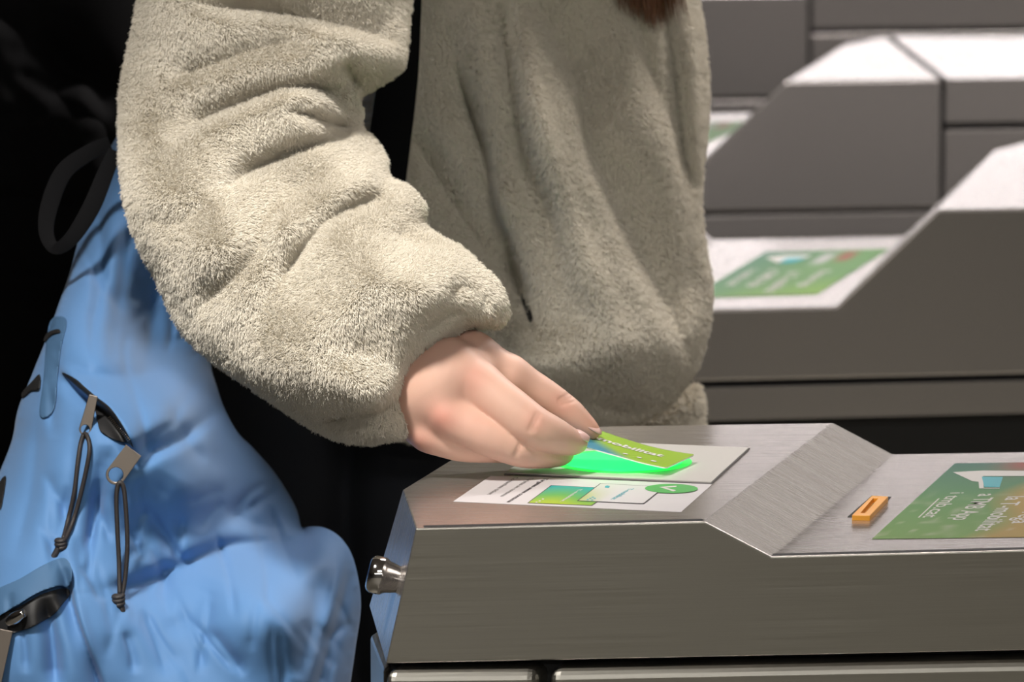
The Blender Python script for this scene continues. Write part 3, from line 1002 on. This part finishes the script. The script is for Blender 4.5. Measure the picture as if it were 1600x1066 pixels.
for _ in range(3):                                     # light relaxation of the skin surface
    s_ = np.zeros_like(hv); c_ = np.zeros(len(hv))
    for a, b in ((0, 1), (1, 2), (2, 3), (3, 0)):
        np.add.at(s_, hf[:, a], hv[hf[:, b]]); np.add.at(c_, hf[:, a], 1)
        np.add.at(s_, hf[:, b], hv[hf[:, a]]); np.add.at(c_, hf[:, b], 1)
    hv = hv * 0.5 + 0.5 * s_ / c_[:, None]
base_skin = np.array([0.71, 0.445, 0.35])
cols = np.tile(base_skin, (len(hv), 1))
for (px, py, dz, r, w) in ((738, 592, -20, 0.010, 0.8), (690, 652, -27, 0.011, 1.0), (655, 690, -12, 0.010, 0.7), (838, 660, -32, 0.009, 0.6), (812, 705, -36, 0.009, 0.5), (884, 632, 25, 0.010, 0.6), (920, 678, 45, 0.014, 0.8), (890, 690, 5, 0.010, 0.4), (745, 655, -30, 0.012, 0.25)):
    d2 = ((hv - CQ(px, py, dz)) ** 2).sum(1)
    k = (0.7 * w * np.exp(-d2 / (r * r)))[:, None]
    cols = cols * (1 - k) + np.array([0.72, 0.30, 0.235]) * k
person = link_mesh('person', cam_to_world(hv), hf, SKIN, None, cols=cols)
tag(person, 'person in a cream plush coat reaching out to the reader with the right hand', 'person')


def nail(name, a, b, side, w, lift, m):
    """curved plate from a (cuticle) to b (tip); side = direction across, lift = outward"""
    v = []; f = []; nu, nv = 8, 8
    sd = side / np.linalg.norm(side); up = lift / np.linalg.norm(lift)
    for layer in (0, 1):
        for j in range(nv + 1):
            t = j / nv
            ww = w * (0.80 + 0.2 * math.sin(math.pi * min(1, t * 1.1))) * (1 if t < 0.8 else math.sqrt(max(0.1, 1 - ((t - 0.8) / 0.22) ** 2)))
            for i in range(nu + 1):
                u = (i / nu - 0.5) * 2
                p = a + (b - a) * t + sd * ww * u - up * (0.0016 * u * u + 0.0009 * (2 * t - 1) ** 2 + layer * 0.0007)
                v.append(p)
    n1 = (nu + 1) * (nv + 1)
    for L in (0, n1):
        for j in range(nv):
            for i in range(nu):
                q = [L + j * (nu + 1) + i, L + j * (nu + 1) + i + 1, L + (j + 1) * (nu + 1) + i + 1, L + (j + 1) * (nu + 1) + i]
                f.append(q)
    rim = [j * (nu + 1) for j in range(nv + 1)] + [nv * (nu + 1) + i for i in range(1, nu + 1)] + [j * (nu + 1) + nu for j in range(nv - 1, -1, -1)] + [i for i in range(nu - 1, 0, -1)]
    for a_, b_2 in zip(rim, rim[1:] + rim[:1]): f.append([a_, b_2, b_2 + n1, a_ + n1])
    return fix_normals(link_mesh(name, v, f, m, person))


W = lambda px, py, dz: P(px, py, Z0 + dz / 1000)
up_r = RIGHT * 0.5 + UP * 0.8 + FWD * -0.25
nail('thumbnail', W(905, 649, 39), W(941, 671, 45), FWD * 0.6 + UP * 0.55 - RIGHT * 0.25, 0.0060, RIGHT * 0.35 + UP * 0.75 - FWD * 0.55, NAIL)


def nail_on(name, a, b, ra, rb, dorsal, w):
    pa, pb = W(*a), W(*b); dv = pb - pa; dv /= np.linalg.norm(dv)
    n = np.array(dorsal, float); n -= dv * np.dot(n, dv); n /= np.linalg.norm(n)
    nail(name, pa + n * (RR(ra) + 0.0024), pb + n * (RR(rb) + 0.0022) + dv * 0.005, np.cross(dv, n), w, n, NAIL)


nail_on('fingernail', (886, 689, 3), (903, 692, 10), 19.0, 14.5, RIGHT * 0.55 + UP * 0.62 - FWD * 0.55, 0.0046)

# ---- coat: torso
torso_out = [(500, -330), (640, -420), (800, -440), (940, -400), (1040, -250), (1084, -90), (1096, 0), (1106, 60), (1111, 130), (1109, 200), (1102, 270), (1100, 330), (1108, 395), (1117, 450), (1112, 510), (1095, 570), (1064, 618), (1022, 652), (975, 667), (920, 676), (840, 692), (700, 700), (600, 680), (520, 600), (480, 420), (480, 150)]
torso_folds = [
    ([(770, -60), (781, 22), (800, 131), (823, 244), (856, 319), (886, 398), (905, 450)], 0.016, 20, 34),
    ([(830, -60), (840, 15), (893, 124), (919, 233), (960, 319), (995, 400), (1036, 475), (1080, 567), (1086, 610)], 0.022, 80, 16),
    ([(705, 80), (740, 188), (763, 255), (774, 311), (796, 379), (815, 458), (832, 505), (836, 520)], 0.020, 12, 22),
    ([(630, 190), (650, 225), (706, 319), (755, 394), (812, 471), (830, 500)], 0.015, 34, 16),
    ([(1030, -40), (1037, 22), (1052, 131), (1067, 244), (1084, 290), (1100, 400)], 0.013, 12, 12),
    ([(990, 20), (1010, 105), (1044, 195), (1067, 263), (1085, 330)], 0.008, 22, 14),
    ([(840, 640), (910, 622), (990, 640), (1040, 640)], 0.006, 30, 20),
]
torso_bumps = [(920, 550, 100, 40, -8, 0.009), (765, 110, 24, 120, -14, 0.010), (842, 200, 22, 150, -16, 0.016), (915, 420, 26, 110, -24, 0.013), (785, 330, 15, 90, -14, 0.013), (1085, 110, 14, 120, -4, 0.010), (820, 560, 80, 30, 25, 0.010), (1075, 520, 30, 60, 15, 0.010)]
torso = Cloth(torso_out, [(600, 0, 3.84), (1100, 0, 3.90), (600, 650, 3.80), (1000, 650, 3.82), (850, 300, 3.83)], 0.115, 170, 0.12, 5, torso_folds, torso_bumps, blur=40, noise=0.0015, nscale=70, inset=8, gain=2.3)
coat = torso.mesh('coat', PILE_BASE, person)
coat['label'] = 'cream plush coat'
def comb_torso(x, y): return 0.18 + 0 * x, 0.75 + 0 * x
fur1 = torso.fur('plush_pile', 190000, 0.0062, PILE, coat, comb_torso, radius=0.00030, clump=8, curl=0.2, wild=0.15, lie=1.05, seed=3, xlim=(560, 1700), ylim=(-60, 720))

patch('pocket_opening', [(814, 464), (820, 459), (826, 475), (832, 497), (829, 504), (823, 494)], torso, 0.0095, BLACK, coat)

hem = Cloth([(930, 690), (960, 655), (1010, 640), (1060, 618), (1084, 603), (1096, 620), (1098, 648), (1092, 690), (1060, 720), (980, 720)], [(1000, 650, 3.93), (1100, 650, 3.93)], 0.035, 50, 0.05, 4, (), (), blur=6)
hem_o = hem.mesh('coat_hem', PILE_BASE, coat)
hem.fur('hem_pile', 9000, 0.006, PILE, coat, lambda x, y: (0.3 + 0 * x, 0.8 + 0 * x), radius=0.0003, seed=5)

# ---- coat: right sleeve
sleeve_out = [(290, -330), (250, -230), (232, -130), (221, -60), (213, 0), (201, 60), (190, 115), (184, 170), (185, 232), (190, 300), (202, 352), (218, 395), (238, 432), (260, 480), (290, 528), (334, 568), (384, 602), (440, 640), (490, 672), (530, 689), (572, 694), (610, 690), (646, 682), (650, 668), (638, 640), (636, 612), (653, 582), (682, 558), (706, 535), (732, 516), (757, 514), (780, 512), (796, 494), (795, 470), (780, 440), (752, 414), (720, 386), (692, 372), (664, 350), (666, 324), (650, 300), (632, 286), (609, 276), (605, 248), (588, 218), (568, 198), (568, 172), (565, 152), (590, 136), (622, 116), (637, 92), (641, 40), (645, 0), (650, -60), (648, -150), (640, -260), (600, -370), (500, -420), (380, -410)]
sleeve_folds = [
    ([(290, 2), (340, 16), (450, 30), (535, 48), (580, 60), (638, 80), (660, 88)], 0.020, 46, 9),
    ([(250, 132), (310, 112), (365, 92), (430, 74), (500, 66)], 0.013, 30, 18),
    ([(258, 240), (276, 225), (310, 199), (366, 173), (423, 150), (450, 142), (498, 144), (540, 172), (560, 188)], 0.026, 42, 9),
    ([(440, 165), (470, 180), (509, 190), (568, 203), (590, 206)], 0.012, 16, 10),
    ([(345, 296), (372, 284), (423, 259), (479, 236), (535, 221), (580, 214)], 0.021, 36, 10),
    ([(290, 520), (330, 470), (389, 412), (425, 352), (460, 316), (500, 262), (520, 250)], 0.017, 42, 26),
    ([(430, 462), (466, 409), (500, 364), (520, 345), (554, 329), (588, 320), (618, 306)], 0.019, 26, 12),
    ([(600, 352), (614, 370), (643, 388), (690, 392), (720, 396)], 0.010, 14, 12),
    ([(480, 668), (520, 650), (570, 640), (625, 622), (645, 600)], 0.012, 12, 40),
    ([(565, 150), (560, 130), (545, 105), (536, 84)], 0.016, 20, 16),
    ([(690, 470), (715, 452), (740, 462), (765, 490)], 0.008, 12, 12),
    ([(655, 520), (690, 490), (730, 480)], 0.007, 14, 14),
    ([(230, 330), (262, 350), (300, 345), (330, 320)], 0.006, 22, 22),
]
sleeve_bumps = [(430, 225, 110, 30, -24, 0.008), (330, 430, 110, 60, -45, 0.014), (540, 470, 150, 55, -38, 0.010), (560, 290, 70, 22, -30, 0.010), (500, 110, 70, 28, -12, 0.008), (440, 350, 40, 18, -50, 0.008), (600, 420, 90, 45, 20, 0.012), (660, 470, 50, 50, 0, 0.008), (560, 600, 90, 30, 15, 0.010)]
sleeve = Cloth(sleeve_out, [(400, -60, 3.50), (640, -60, 3.56), (450, -320, 3.62), (300, -280, 3.58), (620, -280, 3.64), (210, 100, 3.52), (420, 200, 3.44), (600, 180, 3.50), (260, 430, 3.40), (420, 420, 3.33), (650, 350, 3.38), (560, 560, 3.26), (700, 450, 3.25), (760, 480, 3.24), (640, 640, 3.205), (655, 595, 3.205), (705, 525, 3.215)], 0.085, 125, 0.07, 4, sleeve_folds, sleeve_bumps, blur=25, noise=0.0012, nscale=45, inset=8, gain=2.0)
sl = sleeve.mesh('sleeve', PILE_BASE, coat)
sl['label'] = 'gathered cream plush sleeve over the reaching arm'
def comb_sleeve(x, y):
    return 0.35 + 0.5 * vnoise(x / 90, y / 90, 31), 0.55 + 0.5 * vnoise(x / 90, y / 90, 33)
fur2 = sleeve.fur('sleeve_pile', 380000, 0.0062, PILE, coat, comb_sleeve, radius=0.00024, clump=6.5, curl=0.28, wild=0.18, lie=0.95, seed=4)

# ---- dark trousers below the coat
trous = Cloth([(330, 470), (560, 450), (760, 500), (800, 700), (770, 950), (740, 1250), (620, 1300), (430, 1290), (380, 1180), (330, 1000), (305, 760), (300, 580)], [(500, 700, 3.95)], 0.10, 130, 0.10, 10, [([(560, 560), (540, 800), (560, 1200)], 0.03, 30, 30)], (), blur=30)
trous.mesh('trousers', DARK_CLOTH, person)
# legs down to the floor
lv, lf = [], []
for (px, dz) in ((500, 0.0), (620, 0.06)):
    a = P(px, 1150, 3.95 + dz); b = a.copy(); b[2] = 0.10
    pts = np.array([a, a * 0.6 + b * 0.4, b]); gv, gf = tube_geo(catmull(pts, False, 6), np.linspace(0.085, 0.055, 13), 16)
    o0 = len(lv); lv += list(gv); lf += [tuple(i + o0 for i in q) for q in gf]
    gv, gf = tube_geo(np.array([b + [-0.05, 0, -0.05], b + [0.05, 0, -0.055], b + [0.15, 0.0, -0.065]]), np.array([0.045, 0.045, 0.03]), 12)
    o0 = len(lv); lv += list(gv); lf += [tuple(i + o0 for i in q) for q in gf]
link_mesh('trouser_legs', lv, lf, DARK_CLOTH, person)

# ---- strands of hair on the front of the coat
rng = np.random.default_rng(12)
hp = []
for k in range(420):
    x0 = 1000 + rng.normal(0, 22); tip = rng.uniform(-10, 52) * (1 - abs(x0 - 1012) / 90)
    x1 = x0 + rng.normal(10, 7) + 8
    for t in (0, 0.35, 0.7, 1.0):
        px = x0 + (x1 - x0) * t; py = -115 + (tip + 115) * t
        z = float(torso.depth(px, max(py, -90))) - 0.012 - 0.012 * rng.random()
        hp.append(P(px, py, z))
strands('hair', np.array(hp), 4, np.tile(np.array([0.0005, 0.0005, 0.0004, 0.0001], np.float32), 420), HAIR_M, person)

# ------------------------------------------------------------------ transit card
card_root = empty('transit_card', PZ(965, 721, ZT))
tag(card_root, 'green and blue transit card held between thumb and index finger over the reader', 'card')
near = catmull([(1041, 732.5), (1004, 724.5), (968, 714.5), (930, 704), (894, 694), (853, 682)], False, 8)
far = catmull([(1086, 711.5), (1050, 706), (1013, 698), (975, 686.5), (938, 674), (898, 661)], False, 8)
def card_pt(s, t, k=0.0):
    i = s * (len(near) - 1); a = int(min(i, len(near) - 2)); f_ = i - a
    n2 = near[a] * (1 - f_) + near[a + 1] * f_; f2 = far[a] * (1 - f_) + far[a + 1] * f_
    p = P(*n2, 3.199 + 0.030 * s) * (1 - t) + P(*f2, 3.250 + 0.030 * s) * t
    return p + np.array([0, 0, k])
cT2, cT3, cL2 = srgb(60, 140, 165), srgb(75, 150, 150), srgb(150, 190, 40)
def card_col(s, t):
    c = mix(cL2, srgb(165, 200, 60), t * 0.4)
    w = max(0, min(1, (s - 0.27 - 0.75 * t) / 0.2))
    c = mix(c, cT2, w)
    g = max(0, (s - 0.6) / 0.4) * max(0, t - 0.55) * 2.0
    return dim(mix(c, srgb(160, 205, 90), min(1, g * 1.4)), 0.8)
nu, nv = 48, 20
v = []; cl = []; f = []
for L in (0, 1):
    for j in range(nv + 1):
        for i in range(nu + 1):
            s, t = i / nu, j / nv
            # rounded corners
            cs, ct = (s - 0.5) * 85.6, (t - 0.5) * 54; r = 3.2
            ex, ey = abs(cs) - (42.8 - r), abs(ct) - (27 - r)
            if ex > 0 and ey > 0:
                q = math.hypot(ex, ey)
                if q > r: cs = math.copysign(42.8 - r + ex * r / q, cs); ct = math.copysign(27 - r + ey * r / q, ct)
            v.append(card_pt(cs / 85.6 + 0.5, ct / 54 + 0.5, 0.0006 - 0.0008 * L)); cl.append(card_col(s, t) if L == 0 else srgb(235, 235, 232))
n1 = (nu + 1) * (nv + 1)
for L in (0, 1):
    for j in range(nv):
        for i in range(nu):
            q = [L * n1 + j * (nu + 1) + i, L * n1 + j * (nu + 1) + i + 1, L * n1 + (j + 1) * (nu + 1) + i + 1, L * n1 + (j + 1) * (nu + 1) + i]
            f.append(q if L else q[::-1])
CARD_EDGE = mat('card_core', (0.82, 0.82, 0.8), 0.5)
rim = [i for i in range(nu + 1)] + [j * (nu + 1) + nu for j in range(1, nv + 1)] + [nv * (nu + 1) + i for i in range(nu - 1, -1, -1)] + [j * (nu + 1) for j in range(nv - 1, 0, -1)]
nb = len(f)
for a, b in zip(rim, rim[1:] + rim[:1]): f.append([a, b, b + n1, a + n1])
cbody = link_mesh('card_body', v, f, CARD_MAT, card_root, cols=cl)
cbody.data.materials.append(CARD_EDGE)
for p in cbody.data.polygons:
    if p.index >= nb: p.material_index = 1; p.use_smooth = False
def card_text(name, s_, s0, s1, t0, t1, m, bold=0.02):
    """letters running from s0 to s1 along the card, base line at t0, tops at t1"""
    tv, tf = text_geo(s_, bold)
    return link_mesh(name, [card_pt(s0 + (s1 - s0) * q[0], t0 + (t1 - t0) * q[1], 0.0009) for q in tv], tf, m, card_root, smooth=False)
card_text('lettering', 'T-mobilitat', 0.86, 0.17, 0.52, 0.68, INK_WHITE, 0.03)
for s_, t_ in ((0.40, 0.20), (0.28, 0.20), (0.16, 0.20), (0.355, 0.33)):
    q = [card_pt(s_ + 0.022 * math.cos(a), t_ + 0.034 * math.sin(a), 0.0009) for a in np.linspace(0, 2 * math.pi, 12, endpoint=False)]
    if t_ < 0.3: link_mesh('printed_dot', q, [tuple(range(12))], INK_WHITE, card_root, smooth=False)

# ------------------------------------------------------------------ backpack
bp_out = [(215, 120), (196, 185), (172, 232), (150, 280), (132, 335), (112, 415), (90, 480), (74, 525), (50, 585), (28, 640), (18, 690), (-8, 755), (-40, 830), (-70, 960), (-90, 1120), (-60, 1230), (150, 1260), (380, 1250), (520, 1200), (540, 1120), (548, 1066), (556, 1010), (564, 950), (560, 905), (549, 865), (530, 838), (505, 824), (482, 823), (472, 826), (462, 792), (432, 742), (398, 702), (372, 676), (352, 640), (340, 606), (330, 560), (345, 480), (340, 300), (300, 150)]
bp_folds = [
    ([(92, 572), (130, 610), (170, 640), (200, 682), (218, 728)], -0.013, 26, 5),
    ([(90, 575), (128, 614), (166, 645), (197, 687), (214, 730)], 0.007, 4, 14),
    ([(205, 735), (240, 706), (285, 686), (351, 634), (370, 620)], 0.012, 22, 10),
    ([(490, 824), (470, 836), (430, 848), (356, 856), (285, 884), (213, 915), (150, 922)], 0.016, 34, 16),
    ([(552, 850), (546, 900), (524, 980), (500, 1066), (490, 1120)], 0.012, 14, 8),
    ([(500, 880), (490, 960), (462, 1066)], 0.006, 20, 20),
    ([(104, 880), (107, 921), (114, 954), (133, 1010), (153, 1066), (170, 1120)], 0.012, 6, 16),
    ([(70, 930), (82, 1000), (88, 1080)], 0.010, 12, 14),
    ([(240, 300), (238, 420), (236, 520), (222, 600)], 0.010, 24, 20),
    ([(150, 300), (160, 420), (140, 540)], 0.005, 10, 10),
    ([(200, 250), (195, 400), (180, 520)], 0.004, 12, 12),
    ([(120, 640), (112, 740), (96, 840)], 0.004, 12, 14),
    ([(160, 690), (152, 790), (140, 880)], 0.004, 10, 14),
    ([(60, 640), (50, 760), (20, 880)], 0.004, 14, 14),
    ([(260, 620), (300, 700), (330, 720)], 0.005, 14, 14),
    ([(350, 790), (400, 820), (450, 822)], 0.007, 26, 14),
    ([(270, 740), (240, 800), (215, 880)], 0.004, 40, 30),
    ([(330, 900), (300, 960), (250, 990)], 0.005, 34, 30),
    ([(560, 968), (530, 985), (500, 1010)], 0.004, 8, 8),
    ([(92, 560), (140, 585), (200, 590), (270, 570)], 0.006, 14, 24),
]
_wr = np.random.default_rng(21)
for k in range(110):
    x, y = _wr.uniform(20, 545), _wr.uniform(260, 1060)
    left = x < 230
    a = _wr.normal(1.45 if left else (2.3 if y < 820 else 1.2), 0.3); L_ = _wr.uniform(30, 75)
    dx, dy = math.cos(a) * L_, math.sin(a) * L_; c_ = _wr.normal(0, 6)
    if dx < 0: dx, dy = -dx, -dy
    bp_folds.append(([(x - dx, y - dy), (x + c_, y + c_), (x + dx, y + dy)], _wr.uniform(0.0012, 0.0036), _wr.uniform(5, 14), _wr.uniform(4, 10)))
bp_bumps = [(190, 560, 60, 30, 10, 0.006), (300, 770, 60, 40, -20, 0.012), (420, 950, 110, 80, 0, 0.014), (110, 760, 60, 120, 8, 0.006), (265, 640, 30, 40, -30, 0.006), (130, 1000, 12, 60, -16, 0.007), (525, 930, 12, 70, 10, 0.007), (170, 450, 30, 110, 6, 0.006)]
bag = Cloth(bp_out, [(200, 200, 3.70), (60, 600, 3.52), (300, 500, 3.72), (200, 700, 3.46), (430, 780, 3.62), (540, 900, 3.52), (100, 1000, 3.42), (400, 1000, 3.44), (300, 1150, 3.42)], 0.10, 120, 0.09, 4, bp_folds, bp_bumps, blur=25, noise=0.0015, nscale=60, gain=1.6)
bag_root = empty('backpack', P(230, 1000, 3.45))
tag(bag_root, 'blue nylon backpack with black zip cords hanging at the person\'s back', 'backpack')
bag.mesh('bag_body', BLUE, bag_root)


z_open = patch('zip_opening', [(96, 582), (118, 592), (134, 606), (152, 621), (172, 637), (190, 662), (205, 690), (217, 724), (208, 700), (196, 692), (184, 689), (168, 681), (156, 672), (152, 657), (148, 640), (138, 620), (120, 604)], bag, 0.003, ZIP_M, bag_root)
tv, tf = [], []
for k in range(16):
    t = k / 15; px = 171 + 30 * t; py = 652 + 36 * t
    gv, gf = tube_geo(np.array([bag.on(px - 1.6, py + 1.0, 0.0045), bag.on(px + 1.6, py - 1.0, 0.0045)]), np.array([0.0005, 0.0005]), 6)
    o0 = len(tv); tv += list(gv); tf += [tuple(i + o0 for i in q) for q in gf]
link_mesh('zip_teeth', tv, tf, PULL_M, z_open)


def zip_pull(base, ring, w, hole, zl, cord_pts, knot, tail, rc=0.0016):
    """metal tab from base to a round eye, with a cord loop, knot and tail"""
    b = np.array(base, float); r = np.array(ring, float); d = r - b; L = np.linalg.norm(d); d /= L; s = np.array([d[1], -d[0]])
    out = []; R = hole * 1.38
    for k in range(15):
        a = math.pi * k / 14
        out.append(r + R * (math.cos(a) * s + math.sin(a) * d))
    out += [b - s * w * 0.5 - 0 * d, b + s * w * 0.5]
    inn = [r + hole * np.array([math.cos(a), math.sin(a)]) for a in np.linspace(0, 2 * math.pi, 20, endpoint=False)]
    bm = bmesh.new()
    zd = float(min(bag.depth(*b), bag.depth(*r))) - zl
    vo = [bm.verts.new(P(*p, zd)) for p in out]; vi = [bm.verts.new(P(*p, zd)) for p in inn]
    eo = [bm.edges.new((vo[i], vo[(i + 1) % len(vo)])) for i in range(len(vo))]
    ei = [bm.edges.new((vi[i], vi[(i + 1) % len(vi)])) for i in range(len(vi))]
    bmesh.ops.triangle_fill(bm, edges=eo + ei, use_beauty=True)
    ret = bmesh.ops.extrude_face_region(bm, geom=list(bm.faces))
    for q in ret['geom']:
        if isinstance(q, bmesh.types.BMVert): q.co += Vector(FWD * 0.0016)
    bmesh.ops.recalc_face_normals(bm, faces=bm.faces)
    me = bpy.data.meshes.new('zip_pull'); bm.to_mesh(me); bm.free(); me.materials.append(PULL_M)
    o = bpy.data.objects.new('zip_pull', me); COL.objects.link(o); o.parent = bag_root
    o.matrix_parent_inverse = Matrix.Translation(-Vector(bag_root.location)); bevel(o, 0.0004, 2)
    if cord_pts:
        q = [P(x, y, min(zd - 0.001, float(bag.depth(x, y)) - 0.0035)) for x, y in cord_pts]
        tube('pull_cord', q, rc, CORD_M, o)
        kx, ky, kr = knot
        kz = float(bag.depth(kx, ky)) - 0.004
        kp = []
        for k in range(26):
            a = k / 25 * 4.6 * math.pi
            kp.append(P(kx + kr * 0.62 * math.cos(a), ky + kr * 0.8 * (k / 12.5 - 1) * 0.8 + kr * 0.25 * math.sin(a), kz - 0.002 * math.sin(a)))
        tube('cord_knot', kp, rc * 1.15, CORD_M, o, n=3)
        tube('cord_tail', [P(kx, ky, kz), P((kx + tail[0]) / 2 + 1, (ky + tail[1]) / 2, kz), P(*tail, kz)], rc * 1.5, CORD_M, o)
    return o


zip_pull((146, 618), (133, 671), 14, 7.0, 0.006, [(99, 842), (106, 815), (116, 770), (122, 720), (127, 690), (133, 678), (139, 690), (139, 712), (128, 765), (114, 815), (101, 846)], (95, 849, 10), (79, 879), 0.00165)
zip_pull((209, 704), (181, 742), 30, 11.5, 0.006, [(187, 930), (186, 880), (183, 820), (182, 775), (186, 755), (193, 762), (197, 800), (199, 850), (196, 900), (191, 930)], (185, 937, 11), (191, 957), 0.00165)
# lower pocket: zip flap, dark opening, slider and tab
patch('pocket_opening', [(-20, 985), (0, 962), (30, 948), (62, 930), (90, 921), (106, 920), (109, 930), (98, 944), (82, 962), (50, 980), (20, 990), (-10, 1004)], bag, 0.004, ZIP_M, bag_root)
patch('zip_flap', [(-30, 960), (-10, 925), (30, 905), (70, 882), (100, 872), (112, 890), (108, 916), (90, 916), (60, 926), (30, 944), (0, 962), (-20, 976)], bag, 0.009, BLUE_TRIM, bag_root, 0.003)
sl_ = tube('zip_slider', [bag.on(12, 974, 0.008), bag.on(24, 966, 0.010), (bag.on(38, 958, 0.008))], [0.003, 0.0045, 0.003], CHROME, bag_root)
zip_pull((10, 985), (-8, 1075), 20, 6, 0.010, None, None, None)
# webbing and loops on the left edge
patch('webbing_band', [(74, 520), (84, 496), (104, 500), (96, 540), (90, 585), (84, 640), (62, 650), (68, 590)], bag, 0.0025, BLUE_TRIM, bag_root)
patch('webbing_gap', [(68, 532), (74, 520), (90, 514), (94, 519), (80, 524), (72, 533)], bag, 0.0055, ZIP_M, bag_root)
patch('webbing_gap', [(34, 614), (48, 598), (62, 585), (61, 608), (48, 611), (36, 622)], bag, 0.0045, ZIP_M, bag_root)
patch('webbing_gap', [(-6, 770), (0, 752), (9, 744), (6, 770), (0, 795)], bag, 0.0045, ZIP_M, bag_root)


def ribbon(name, pts, w, Z, m, parent, thick=0.002):
    """flat webbing: picture path, width in mm, depth per point"""
    q = catmull(np.hstack([np.array(pts, float), np.array(Z, float)[:, None], np.array(w, float)[:, None]]), False, 8)
    c = P_arr(q[:, 0], q[:, 1], q[:, 2]); t = np.gradient(c, axis=0); t /= np.linalg.norm(t, axis=1)[:, None]
    s = np.cross(t, FWD); s /= np.linalg.norm(s, axis=1)[:, None]
    v = []; f = []
    for i in range(len(c)):
        hw = q[i, 3] * 0.0005
        v += [c[i] - s[i] * hw, c[i] + s[i] * hw, c[i] + s[i] * hw + FWD * thick, c[i] - s[i] * hw + FWD * thick]
    for i in range(len(c) - 1):
        for k in range(4): f.append((4 * i + k, 4 * i + (k + 1) % 4, 4 * i + 4 + (k + 1) % 4, 4 * i + 4 + k))
    f += [(0, 1, 2, 3), tuple(len(v) - 4 + k for k in (3, 2, 1, 0))]
    return bevel(fix_normals(link_mesh(name, v, f, m, parent)), 0.0006, 2)


ribbon('grab_loop', [(172, 225), (140, 238), (100, 268), (78, 318), (72, 362), (86, 388), (112, 372), (142, 325), (165, 270), (180, 235)], [12, 12, 13, 13, 11, 9, 11, 13, 12, 10], [3.56, 3.555, 3.55, 3.545, 3.54, 3.535, 3.53, 3.53, 3.535, 3.54], BLACK_WEB, bag_root)
ribbon('shoulder_strap', [(636, -110), (629, 0), (622, 110), (610, 210), (597, 300), (575, 420)], [30, 29, 31, 32, 33, 33], [3.69, 3.685, 3.68, 3.675, 3.67, 3.67], STRAP_M, bag_root, 0.009)

# ------------------------------------------------------------------ second person in black, close behind the backpack
other = Cloth([(-160, -160), (120, -170), (250, -120), (300, 60), (330, 300), (350, 600), (360, 1000), (350, 1350), (80, 1400), (-200, 1380), (-260, 900), (-260, 300), (-220, -60)], [(0, 300, 4.25)], 0.13, 200, 0.13, 8,
              [([(60, 40), (100, 105), (140, 128), (178, 190)], 0.02, 30, 14), ([(0, 150), (80, 135), (140, 128)], 0.015, 20, 14), ([(-40, 420), (60, 440), (160, 430)], 0.012, 30, 30)], [(130, 160, 50, 40, 30, 0.02)], blur=30, noise=0.0)
op = other.mesh('person', JACKET)
op.name = 'person.001'
tag(op, 'person in a black jacket, mostly lost in the dark behind the backpack', 'person')
arm = Cloth([(-120, -40), (-60, -20), (0, 6), (40, 34), (78, 82), (108, 112), (140, 126), (168, 150), (184, 190), (186, 240), (170, 300), (110, 340), (20, 330), (-120, 300)], [(0, 200, 4.16)], 0.06, 70, 0.06, 6, [([(20, 110), (70, 130), (110, 150)], 0.012, 16, 16)], (), blur=15, noise=0.004)
arm.mesh('jacket_sleeve', JACKET, op)
lv, lf = [], []
for px in (-60, 160):
    a = P(px, 1300, 4.25); b = a.copy(); b[2] = 0.08
    gv, gf = tube_geo(np.array([a, a * 0.5 + b * 0.5, b]), np.array([0.10, 0.08, 0.06]), 14)
    o0 = len(lv); lv += list(gv); lf += [tuple(i + o0 for i in q) for q in gf]
    gv, gf = tube_geo(np.array([b + [-0.06, 0, -0.03], b + [0.06, 0, -0.035], b + [0.16, 0, -0.045]]), np.array([0.045, 0.045, 0.03]), 12)
    o0 = len(lv); lv += list(gv); lf += [tuple(i + o0 for i in q) for q in gf]
link_mesh('trouser_legs', lv, lf, DARK_CLOTH, op)
